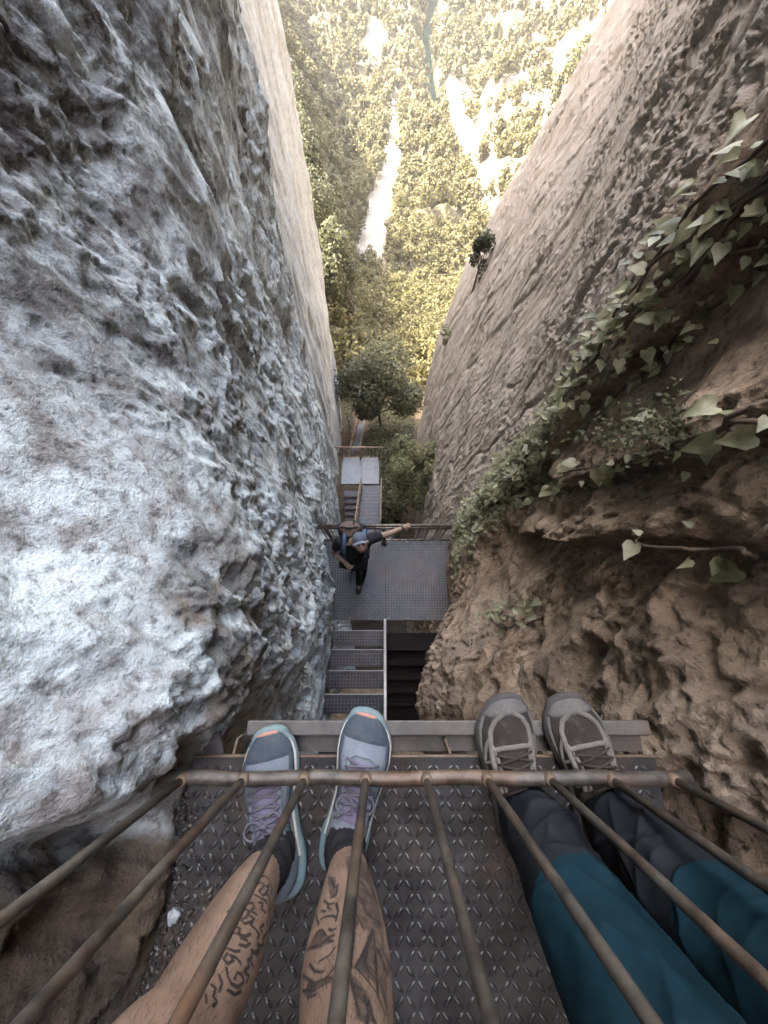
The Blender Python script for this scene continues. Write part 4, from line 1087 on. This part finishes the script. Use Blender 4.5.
# ------------------------------------------------------------------ the man on the landing
pC = empty('person', (-.40, .80, -6.1), 'bearded man in cap on the landing, looking up, one hand on the rail', 'person')
def skin(name, verts, edges, rad, root, parent, mats, levels=2):
    me = bpy.data.meshes.new(name); me.from_pydata([tuple(Vector(v) - Vector(parent.location)) for v in verts], edges, []); o = bpy.data.objects.new(name, me); COL.objects.link(o)
    md = o.modifiers.new('s', 'SKIN'); md.use_smooth_shade = True; o.modifiers.new('u', 'SUBSURF').levels = levels; o.modifiers['u'].render_levels = levels
    for i, r in enumerate(rad):
        sv = me.skin_vertices[0].data[i]; sv.radius = r if isinstance(r, tuple) else (r, r); sv.use_root = (i == root)
    dg = bpy.context.evaluated_depsgraph_get(); nm = bpy.data.meshes.new_from_object(o.evaluated_get(dg)); bpy.data.objects.remove(o); nm.name = name
    nm.materials.clear()
    return link(name, nm, parent, mats)
J = {'pel': (-.40, .88, -5.16), 'wst': (-.395, .93, -4.98), 'chs': (-.36, .99, -4.74), 'nck': (-.33, .98, -4.57), 'hd0': (-.30, .94, -4.50), 'hd1': (-.275, .915, -4.43), 'hd2': (-.27, .92, -4.36),
     'shl': (-.17, 1.03, -4.66), 'ell': (.05, 1.13, -4.87), 'wrl': (.245, 1.255, -5.03), 'shr': (-.55, 1.0, -4.68), 'elr': (-.66, .90, -4.93), 'wrr': (-.50, .78, -4.98),
     'hpl': (-.31, .87, -5.2), 'knl': (-.33, .68, -5.56), 'anl': (-.38, .62, -5.98), 'hpr': (-.49, .88, -5.2), 'knr': (-.50, .86, -5.62), 'anr': (-.48, .98, -6.0), 'fbl': (-.40, .50, -6.06), 'fbr': (-.48, .86, -6.06)}
n_ = list(J); ix = {k: i for i, k in enumerate(n_)}
E = [('pel', 'wst'), ('wst', 'chs'), ('chs', 'nck'), ('nck', 'hd0'), ('hd0', 'hd1'), ('hd1', 'hd2'), ('chs', 'shl'), ('shl', 'ell'), ('ell', 'wrl'), ('chs', 'shr'), ('shr', 'elr'), ('elr', 'wrr'), ('pel', 'hpl'), ('hpl', 'knl'), ('knl', 'anl'), ('anl', 'fbl'), ('pel', 'hpr'), ('hpr', 'knr'), ('knr', 'anr'), ('anr', 'fbr')]
RD = dict(pel=.13, wst=.12, chs=.13, nck=.055, hd0=.07, hd1=.088, hd2=.075, shl=.065, ell=.042, wrl=.030, shr=.065, elr=.042, wrr=.030, hpl=.09, knl=.058, anl=.04, hpr=.09, knr=.058, anr=.04, fbl=.035, fbr=.035)
V = [J[k] for k in n_]; E = [(ix[a], ix[b]) for a, b in E]; RR_ = [RD[k] for k in n_]
def hand(w, dirn, side, curl):
    # palm and five separate, unequal, bent fingers
    w = Vector(w); d = Vector(dirn).normalized(); s = Vector(side).normalized(); c = Vector(curl).normalized()
    b = len(V); V.append(tuple(w + d * .05)); RR_.append((.030, .020)); return b, w, d, s, c
hands = [(('wrl'), (.85, .45, -.25), (-.4, .8, 0), (0, .2, -1)), (('wrr'), (.5, -.6, .3), (.5, .5, .1), (.4, .6, -.3))]
for k, d, s, c in hands:
    b, w, d, s, c = hand(J[k], d, s, c); E.append((ix[k], b))
    for j, (o_, ln) in enumerate(((-.026, .062), (-.009, .072), (.009, .068), (.025, .052))):
        p0 = w + d * .085 + s * o_; p1 = p0 + d * ln * .5 + c * .012; p2 = p1 + d * ln * .2 + c * ln * .45
        i0 = len(V); V += [tuple(p0), tuple(p1), tuple(p2)]; RR_ += [.0105, .009, .008]; E += [(b, i0), (i0, i0 + 1), (i0 + 1, i0 + 2)]
    p1 = w + d * .035 - s * .04 + c * .012; p2 = p1 + d * .035 - s * .008 + c * .015; i0 = len(V); V += [tuple(p1), tuple(p2)]; RR_ += [.011, .009]; E += [(b, i0), (i0, i0 + 1)]
body = skin('body', V, E, RR_, 0, pC, [M_skin])
# face, on the head's front (looking up towards the camera)
HC = Vector((-.275, .915, -4.425)); fwd = (Vector((-.05, -.30, -3.4)) - HC).normalized(); fwd = Vector((.12, -.50, .86)).normalized()
rt = fwd.cross(Vector((0, 0, 1))).normalized(); upv = rt.cross(fwd).normalized()
def hp(f, r, u): return HC - Vector(pC.location) + fwd * f + rt * r + upv * u
def ell(mb, c, rx, ry, rz, mi=0, n=14, m_=8, lo=-PI / 2):
    rings = []
    for i in range(m_ + 1):
        a = lo + (PI / 2 - lo) * i / m_
        rings.append([c + rt * math.cos(a) * math.cos(2 * PI * k / n) * rx + fwd * math.cos(a) * math.sin(2 * PI * k / n) * ry + upv * math.sin(a) * rz for k in range(n)])
    mb.rings(rings, mi)
mb = MB(); ell(mb, hp(.005, 0, 0), .076, .095, .118); 
mb.tube([hp(.093, 0, .028), hp(.108, 0, .0), hp(.118, 0, -.018), hp(.10, 0, -.026)], [.010, .013, .016, .010], 8)
for sg in (-1, 1): mb.tube([hp(0, sg * .076, .02), hp(-.01, sg * .086, .0), hp(0, sg * .078, -.03)], [.012, .016, .010], 8)
recalc(mb.build('head', [M_skin], pC, smooth=True))
M_hair = cloth('dark_beard_hair', (.05, .035, .028), (.09, .065, .05), 400); M_eye = cloth('dark_eye', (.02, .018, .016), (.03, .025, .02), 100, .4); M_lip = cloth('lip', (.30, .10, .08), (.34, .13, .1), 100)
mb = MB(); ell(mb, hp(.022, 0, -.062), .060, .070, .052); recalc(mb.build('beard', [M_hair], pC, smooth=True))
mb = MB(); mb.tube([hp(.096, -.024, -.05), hp(.104, 0, -.053), hp(.096, .024, -.05)], [.004, .008, .004], 6); mb.build('mouth', [M_lip], pC, smooth=True)
for sg in (-1, 1):
    mb = MB(); ell(mb, hp(.086, sg * .031, .018), .014, .010, .009, n=10, m_=6); recalc(mb.build('eye', [M_eye], pC, smooth=True))
M_cap = cloth('pale_blue_grey_cap', (.075, .09, .11), (.12, .14, .165), 300); M_capb = cloth('pale_cap_brim', (.13, .15, .18), (.18, .2, .23), 300)
mb = MB(); ell(mb, hp(-.012, 0, .05), .086, .10, .09, lo=-.05, n=20); cap = recalc(mb.build('cap', [M_cap], pC, smooth=True))
rows = []; rim_ = .062
for i in range(5):
    t = i / 4; rows.append([hp(.07 + .055 * t * math.cos((k / 10 - .5) * 2.2) + .02, (k / 10 - .5) * .165 * (1 - .1 * t), rim_ - .010 * t - .02 * (abs(k / 10 - .5) * 2) ** 2) for k in range(11)])
mb = MB(); mb.rings(rows, closed=False); mb.rings([[p - upv * .004 for p in r] for r in rows], closed=False); mb.build('brim', [M_capb], cap, smooth=True)
# clothing
M_jack = cloth('black_shirt', (.016, .015, .017), (.028, .027, .03), 300); M_pants = cloth('black_trousers', (.014, .013, .014), (.024, .022, .024), 300); M_boot = cloth('dark_boot', (.03, .026, .024), (.05, .045, .04), 200)
sk = lambda name, ks, es, rs, mat: skin(name, [J[k] if isinstance(k, str) else k for k in ks], es, rs, 0, pC, [mat])
sl_ = tuple(Vector(J['shl']).lerp(Vector(J['ell']), .62)); sr_ = tuple(Vector(J['shr']).lerp(Vector(J['elr']), .7))
sk('shirt', ['pel', 'wst', 'chs', 'shl', sl_, 'shr', sr_, tuple(Vector(J['chs']).lerp(Vector(J['nck']), .6))], [(0, 1), (1, 2), (2, 3), (3, 4), (2, 5), (5, 6), (2, 7)], [.155, .15, .152, .082, .066, .082, .066, .08], M_jack)
sk('trousers', ['pel', 'hpl', 'knl', 'anl', 'hpr', 'knr', 'anr'], [(0, 1), (1, 2), (2, 3), (0, 4), (4, 5), (5, 6)], [.15, .11, .078, .062, .11, .078, .062], M_pants)
for a, b in (('anl', 'fbl'), ('anr', 'fbr')):
    A_, B_ = Vector(J[a]), Vector(J[b]); d = (B_ - A_); d.z = 0; d.normalize()
    sk('boot', [tuple(A_ + Vector((0, 0, .02))), tuple(A_ + Vector((0, 0, -.05)) - d * .03), tuple(A_ + d * .08 + Vector((0, 0, -.065))), tuple(A_ + d * .17 + Vector((0, 0, -.075)))], [(0, 1), (1, 2), (2, 3)], [.055, .055, .05, .035], M_boot)
M_pack = cloth('brown_black_backpack', (.035, .028, .026), (.07, .055, .048), 200); M_packtop = cloth('dusty_brown_pack_lid', (.10, .068, .052), (.19, .14, .115), 18); M_strap = cloth('blue_strap', (.05, .085, .125), (.08, .12, .17), 300)
mb = MB(); PCn = Vector((-.42, 1.20, -4.78)) - Vector(pC.location)
rows = []
for i in range(13):
    t = i / 12; z = -.27 + .50 * t; w_ = .165 * (1 - .25 * abs(t - .45) ** 1.5) * (1 if t < .85 else 1 - (t - .85) * 3); dpt = .115 * (1 - .4 * abs(t - .4)) * (1 if t < .85 else 1 - (t - .85) * 3)
    rows.append([PCn + Vector((math.copysign(abs(math.cos(a)) ** .6, math.cos(a)) * w_, -.02 * t * 3 + math.copysign(abs(math.sin(a)) ** .6, math.sin(a)) * dpt, z)) for a in (2 * PI * k / 24 for k in range(24))])
mb.rings(rows); pk = recalc(mb.build('backpack', [M_pack], None, smooth=True)); pk.location = pC.location
pk['label'] = 'dusty brown and black backpack on the shoulders of the man with cap'; pk['category'] = 'backpack'
mb = MB(); rows = []
for i in range(6):
    a0 = PI / 2 * i / 5; rows.append([PCn + Vector((0, -.075, .205)) + Vector((math.cos(a) * .125 * math.cos(a0) * (1 + .16 * math.sin(3 * a) + .08 * math.sin(7 * a + 4 * a0)), math.sin(a) * .105 * math.cos(a0), .06 * math.sin(a0) * (1 + .2 * math.cos(2 * a)))) for a in (2 * PI * k / 20 for k in range(20))])
mb.rings(rows); recalc(mb.build('lid', [M_packtop], pk, smooth=True))
for sx, dx in ((-.48, -.02), (-.24, .03)):
    mb = MB(); q = Vector(pC.location)
    mb.tube([Vector((sx, 1.12, -4.56)) - q, Vector((sx, 1.0, -4.535)) - q, Vector((sx + dx * .5, .88, -4.60)) - q, Vector((sx + dx, .835, -4.75)) - q, Vector((sx + dx, .84, -4.95)) - q], .024, 8, squash=.4)
    mb.build('strap', [M_strap], pk, smooth=True)

mb = MB(); w_ = Vector(J['wrl']) - Vector(pC.location); a_ = (Vector(J['wrl']) - Vector(J['ell'])).normalized()
mb.tube([w_ - a_ * .03, w_ - a_ * .005], .036, 12); mb.build('wristwatch', [M_jack], pC, smooth=True)
for dx, dz, r_ in ((-.15, -.1, .035), (.15, -.06, .033)):
    mb = MB(); mb.tube([PCn + Vector((dx, .02, dz - .1)), PCn + Vector((dx, .02, dz + .1)), PCn + Vector((dx, .02, dz + .14))], [r_, r_, r_ * .5], 10); mb.build('side_bottle', [M_strap], pk, smooth=True)
mb = MB(); mb.tube([PCn + Vector((-.1, -.06, .265)), PCn + Vector((0, -.08, .28)), PCn + Vector((.1, -.06, .265))], .012, 6); mb.tube([PCn + Vector((.05, .03, .25)), PCn + Vector((.055, -.19, .24))], .010, 6); mb.build('lid_strap', [M_jack], pk, smooth=True)
# ------------------------------------------------------------------ plants and loose stones
def ivy_leaf():
    pts = [(0, 0), (.20, -.10), (.38, -.02), (.42, .14), (.46, .34), (.34, .50), (.20, .76), (0, 1.12), (-.20, .76), (-.34, .50), (-.46, .34), (-.42, .14), (-.38, -.02), (-.20, -.10)]
    mid = [(0, .0), (0, .3), (0, .6)]
    return np.array([(x, y, abs(x) * .34 - .10 * y * y) for x, y in pts + [(0, .35)]], np.float32)
IL = ivy_leaf(); IF = np.array([(i, (i + 1) % 14, 14) for i in range(14)])
def surf_frame(surf, y, z, e=.03):
    x = surf(y, z); gy = (surf(y + e, z) - surf(y - e, z)) / (2 * e); gz = (surf(y, z + e) - surf(y, z - e)) / (2 * e)
    return x, gy, gz
M_ivy = foliage_mat('ivy_leaf_green', (.13, .135, .065), (.38, .36, .23), (.075, .083, .042), 16, .2)
M_stem = M_bark
M_ivy.node_tree.nodes['Principled BSDF'].inputs['Roughness'].default_value = .38
def ivy(name, path, width, n, size, label, seed, density=None, up=.75, stems=7, surf=right_surf, lift=.03):
    rs = np.random.RandomState(seed); P = np.array(path, float); e = empty(name, (float(surf(np.array([P[-1][0]]), np.array([P[-1][1]]))[0]), P[-1][0], P[-1][1]), label, 'ivy')
    t = rs.uniform(0, 1, n) if density is None else density(rs.uniform(0, 1, n)); k = np.linspace(0, 1, len(P))
    wv = np.interp(t, k, width)
    y = np.interp(t, k, P[:, 0]) + rs.normal(size=n) * wv; z = np.interp(t, k, P[:, 1]) + rs.normal(size=n) * wv * 1.2
    x, gy, gz = surf_frame(surf, y, z)
    nw = np.stack([-np.ones(n), gy, gz], 1) if surf is right_surf else np.stack([np.ones(n), -gy, -gz], 1)
    nw /= np.linalg.norm(nw, axis=1)[:, None]
    pos = np.stack([x, y, z], 1) + nw * (lift * rs.uniform(.3, 1.6, n))[:, None]
    nn = np.array([0, -.05, 1.]) * up + nw * .45 + rs.normal(size=(n, 3)) * .26; nn /= np.linalg.norm(nn, axis=1)[:, None]
    d = nw * .8 + np.array([0, -.2, -.5]) + rs.normal(size=(n, 3)) * .6; d -= nn * (d * nn).sum(1)[:, None]; d /= np.linalg.norm(d, axis=1)[:, None]
    s = np.cross(d, nn); sz = (size * (.45 + .95 * rs.uniform(0, 1, n) ** 1.7))[:, None, None]
    L = IL[None] * sz; curl = rs.uniform(-.6, 2.6, n)[:, None, None]
    co = pos[:, None] + s[:, None] * L[..., 0:1] + d[:, None] * L[..., 1:2] + nn[:, None] * L[..., 2:3] * curl
    F = (IF[None] + (np.arange(n) * 15)[:, None, None]).reshape(-1, 3)
    o = link('foliage', npmesh('foliage', co.reshape(-1, 3), F), None, M_ivy, smooth=False); o.parent = e; wl(o, e)
    for q in range(stems):
        ty = np.linspace(0, 1, 26); yy = np.interp(ty, k, P[:, 0]) + .6 * np.interp(ty, k, width) * np.sin(ty * 9 + q * 2.1) + (q - stems / 2) * .02; zz = np.interp(ty, k, P[:, 1]) + .02 * np.sin(ty * 17 + q)
        xx = surf(yy, zz) - (.012 if surf is right_surf else -.012)
        mb = MB(); mb.tube([(a, b, c) for a, b, c in zip(xx, yy, zz)], [.006 - .003 * i / 25 for i in range(26)], 6)
        o = mb.build('stem', [M_stem], None, smooth=True); o.parent = e; wl(o, e)
    return e
ivy('ivy', [(.84, -.45), (.92, -.85), (1.0, -1.5), (1.08, -2.3)], [.06, .07, .10, .10], 430, .036, 'ivy with large leaves hanging down the upper right cleft', 21, lambda r: r ** .8)
ivy('ivy', [(1.05, -2.2), (1.08, -3.2), (1.08, -4.2), (1.02, -5.0)], [.10, .14, .20, .21], 2600, .042, 'thick bank of ivy above right end of the landing railing', 22)
ivy('ivy', [(.36, -.60), (.46, -.95), (.6, -1.5), (.74, -2.1)], [.035, .03, .03, .04], 50, .045, 'sparse ivy trailing along the ledge over the dark overhang', 23, stems=2)
ivy('ivy', [(.02, -1.95), (.04, -2.3), (.08, -2.8)], [.04, .06, .05], 46, .042, 'small patch of ivy on the shaded rock above the hiking shoes', 24, stems=2)
ivy('ivy', [(.14, -.75), (.2, -.95), (.3, -1.2)], [.012, .014, .02], 8, .045, 'few ivy leaves on a bare twig over the lower right rock', 25, stems=1)
# grassy fern tuft on the ledge
def tuft(name, y, z, n, ln, label, seed, mat, surf=right_surf, cat='plant'):
    rs = np.random.RandomState(seed); x = float(surf(np.array([y]), np.array([z]))[0]); e = empty(name, (x, y, z), label, cat)
    cs, ds = [], []
    for i in range(n):
        b = np.array([x, y, z]) + rs.normal(size=3) * .03; d = np.array([-1.0, 0, .9]) + rs.normal(size=3) * .7; d /= np.linalg.norm(d)
        for k in range(7):
            cs.append(b + d * ln * (k + 1) / 7 + np.array([0, 0, -.4]) * ln * (k / 7) ** 2 + rs.normal(size=3) * .008)
    cs = np.array(cs); v, f = leaf_cloud(cs, rs.uniform(.6, 1.4, len(cs)) * ln * .13)
    o = link('foliage', npmesh('foliage', v, f), None, mat, smooth=False); o.parent = e; wl(o, e); return e
tuft('fern', .47, -.86, 60, .12, 'dull green fern tuft in the crack over the right ledge', 31, M_bush)
tuft('fern', .52, -1.05, 60, .12, 'small dark fern beside the ivy ledge on right rock', 32, M_bush)
# trees and bushes in the gorge
tree('bush', (-.2, 17, -31), 9.2, (4.0, 2.8, 4.0), 15000, .22, M_bush, 'big round dark green bush closing the bottom of the gorge', 'bush', 26, trunk=.16, crown_c=.66)
tree('leafy_tree', (1.0, 4.6, -15.4), 6.1, (1.15, 1.0, 2.5), 6500, .10, M_leafy, 'light green leafy tree between second landing and right rock', clumps=20, trunk=.05, crown_c=.66)
tree('leafy_tree', (.75, 6.4, -17.5), 6.0, (.9, .9, 1.7), 2200, .12, M_bush, 'dark shrub behind the light green tree by the second landing', clumps=14, trunk=.05)
sx_ = lambda y, z: float(right_surf(np.array([y]), np.array([z]))[0])
tree('shrub', (sx_(8.6, -8.1) - .05, 8.6, -8.1), 1.5, (.42, .42, .75), 900, .09, M_bush, 'dark little tree on the outer edge of the right cliff', clumps=9, trunk=.03)
tree('shrub', (sx_(8.8, -10.5) + .05, 8.8, -10.6), 1.0, (.4, .4, .4), 500, .08, M_leafy, 'grey green tuft on the right cliff edge below the little tree', 'shrub', 7, trunk=.02)
for (x_, y_, h_, lb) in ((-4.6, 33, 15, 'lowest of four dark trees along the pale left cliff edge, above the round bush'), (-6.6, 39, 18, 'second lowest of the four dark trees along the pale left cliff edge'),
                      (-8.0, 46, 19, 'second highest of the four dark trees along the pale left cliff edge'), (-10.4, 56, 21, 'highest of the four dark trees along the pale left cliff edge')):
    g_ = float(ground(np.array([x_]), np.array([float(y_)]))[0])
    tree('tree', (x_, y_, g_ - .3), h_, (2.5, 2.6, h_ * .42), 6000, .30, M_bush, lb, clumps=30, trunk=.2, crown_c=.58, group='dark trees along the left cliff edge')
# loose stones
def stone(c, s, label, seed, mat):
    rs = np.random.RandomState(seed); import bmesh
    bm = bmesh.new(); bmesh.ops.create_icosphere(bm, subdivisions=3, radius=1)
    for v in bm.verts:
        n = float(perlin(*(np.array([k]) for k in (v.co * 1.3 + Vector((seed, 0, 0)))), 5)[0]); v.co *= 1 + .55 * n
        v.co.x *= s[0]; v.co.y *= s[1]; v.co.z *= s[2]
    me = bpy.data.meshes.new('stone'); bm.to_mesh(me); bm.free(); o = link('stone', me, None, mat, smooth=False, label=label, cat='stone'); o.location = c; o.rotation_euler = (0, 0, seed * 1.3); return o
m = NT('pale_stone'); n = m.noise(60, 5, .6, m.coord()); M_stone = m.bsdf(m.ramp(n, [(.3, (.26, .28, .29)), (.7, (.46, .48, .48))]), .95, 0, m.bump(n, .004))
m = NT('brown_stone'); n = m.noise(60, 5, .6, m.coord()); M_stoneb = m.bsdf(m.ramp(n, [(.3, (.30, .22, .15)), (.7, (.5, .40, .30))]), .95, 0, m.bump(n, .004))
stone((-.432, -.575, -.992), (.014, .012, .010), 'small pale stone lying on the platform by the tattooed left leg', 1, M_stone)
# soil and grit swept against the left rock
rs = np.random.RandomState(8); n = 1500
gx = -.49 + np.abs(rs.normal(size=n)) * .06; gy = rs.uniform(-1.2, -.31, n); gs = rs.uniform(.0012, .0055, n) * (1 + 1.2 * (rs.uniform(0, 1, n) > .96))
tet = np.array([(1, 0, -.4), (-.5, .87, -.4), (-.5, -.87, -.4), (0, 0, .9)]); an = rs.uniform(0, 6.28, n)
rotx = tet[None, :, 0] * np.cos(an)[:, None] - tet[None, :, 1] * np.sin(an)[:, None]; roty = tet[None, :, 0] * np.sin(an)[:, None] + tet[None, :, 1] * np.cos(an)[:, None]
co = np.stack([gx[:, None] + rotx * gs[:, None], gy[:, None] + roty * gs[:, None], -.9985 + (tet[None, :, 2] + .5) * gs[:, None]], -1).reshape(-1, 3)
F = (np.array([(0, 1, 3), (1, 2, 3), (2, 0, 3), (0, 2, 1)])[None] + (np.arange(n) * 4)[:, None, None]).reshape(-1, 3)
m = NT('dark_grit'); g = m.n('NewGeometry'); M_grit = m.bsdf(m.ramp(g.outputs['Random Per Island'], [(0., (.03, .025, .02)), (.8, (.12, .10, .08)), (1., (.32, .29, .25))]), .95)
link('gravel', npmesh('gravel', co, F), None, M_grit, kind='stuff', smooth=False)
gxs = np.linspace(-.56, -.28, 60); gys = np.linspace(-1.5, -.30, 160); GX, GY = np.meshgrid(gxs, gys, indexing='ij')
GZ = -1.0 + .035 * (1 - sstep(-.58, -.46, GX + .03 * perlin(GX / .06, GY / .06, 0 * GX, 3))) - .006 + .004 * perlin(GX / .015, GY / .015, 0 * GX, 4)
m = NT('dark_soil'); n = m.noise(220, 5, .65, m.coord()); M_soil = m.bsdf(m.ramp(n, [(.35, (.025, .02, .016)), (.65, (.075, .06, .045))]), 1, 0, m.bump(n, .004))
link('soil_shade', npmesh('soil_shade', np.stack([GX, GY, GZ], -1).reshape(-1, 3), gridfaces(60, 160)), None, M_soil, kind='structure')

# undergrowth on the gorge floor
rs = np.random.RandomState(12); n = 26000
uy = rs.uniform(3.5, 30, n); ux = rs.uniform(-.19, .16, n) * uy
uz = ground(ux, uy); cl = perlin(ux / 1.3, uy / 1.3, 0 * ux, 15)
k = (cl > -.4) & ~((ux > -2.9) & (ux < -1.4) & (uy > 10.5) & (uy < 20)); ux, uy, uz, cl = ux[k], uy[k], uz[k], cl[k]
v, f = leaf_cloud(np.stack([ux, uy, uz + rs.uniform(0, 1, len(ux)) * (.3 + 1.6 * np.clip(cl, 0, 1))], 1), rs.uniform(.10, .24, len(ux)))
link('undergrowth', npmesh('undergrowth', v, f), None, M_bush, kind='stuff', smooth=False)
# ------------------------------------------------------------------ air of the valley
mb = MB(); mb.box((0, 430, 90), (3200, 1080, 460))
m = bpy.data.materials.new('valley_air'); m.use_nodes = True; nt = m.node_tree; nt.nodes.clear()
o_ = nt.nodes.new('ShaderNodeOutputMaterial'); v_ = nt.nodes.new('ShaderNodeVolumePrincipled')
v_.inputs['Color'].default_value = (.92, .90, .86, 1); v_.inputs['Density'].default_value = .0003; v_.inputs['Anisotropy'].default_value = .2
nt.links.new(v_.outputs[0], o_.inputs['Volume'])
hz = mb.build('haze', [m], kind='stuff')
# ------------------------------------------------------------------ light
SUN_EL, SUN_DIR = R(52), Vector((-.93, .36, 0)).normalized()
w = bpy.data.worlds.new('World'); scene.world = w; w.use_nodes = True
nt = w.node_tree; bg = nt.nodes['Background']
sky = nt.nodes.new('ShaderNodeTexSky'); sky.sky_type = 'NISHITA'; sky.sun_disc = False
sky.sun_elevation = SUN_EL; sky.air_density = 1.0; sky.dust_density = 6.0; sky.ozone_density = 0.7
sky.sun_rotation = math.atan2(SUN_DIR.x, SUN_DIR.y)
nt.links.new(sky.outputs[0], bg.inputs[0]); bg.inputs[1].default_value = .15
sl = bpy.data.lights.new('sun', 'SUN'); sl.energy = 3.0; sl.angle = R(.5); sl.color = (1, .91, .73)
so = bpy.data.objects.new('sun', sl); COL.objects.link(so)
d = -(SUN_DIR * math.cos(SUN_EL) + Vector((0, 0, math.sin(SUN_EL))))
so.rotation_euler = d.to_track_quat('-Z', 'Y').to_euler()
vs = scene.view_settings; vs.view_transform = 'Standard'; vs.look = 'None'; vs.exposure = 3.82; vs.gamma = 1; vs.use_curve_mapping = False
scene.cycles.max_bounces = 8; scene.cycles.diffuse_bounces = 3; scene.cycles.use_denoising = True
scene.cycles.sample_clamp_indirect = 6
scene.render.film_transparent = False
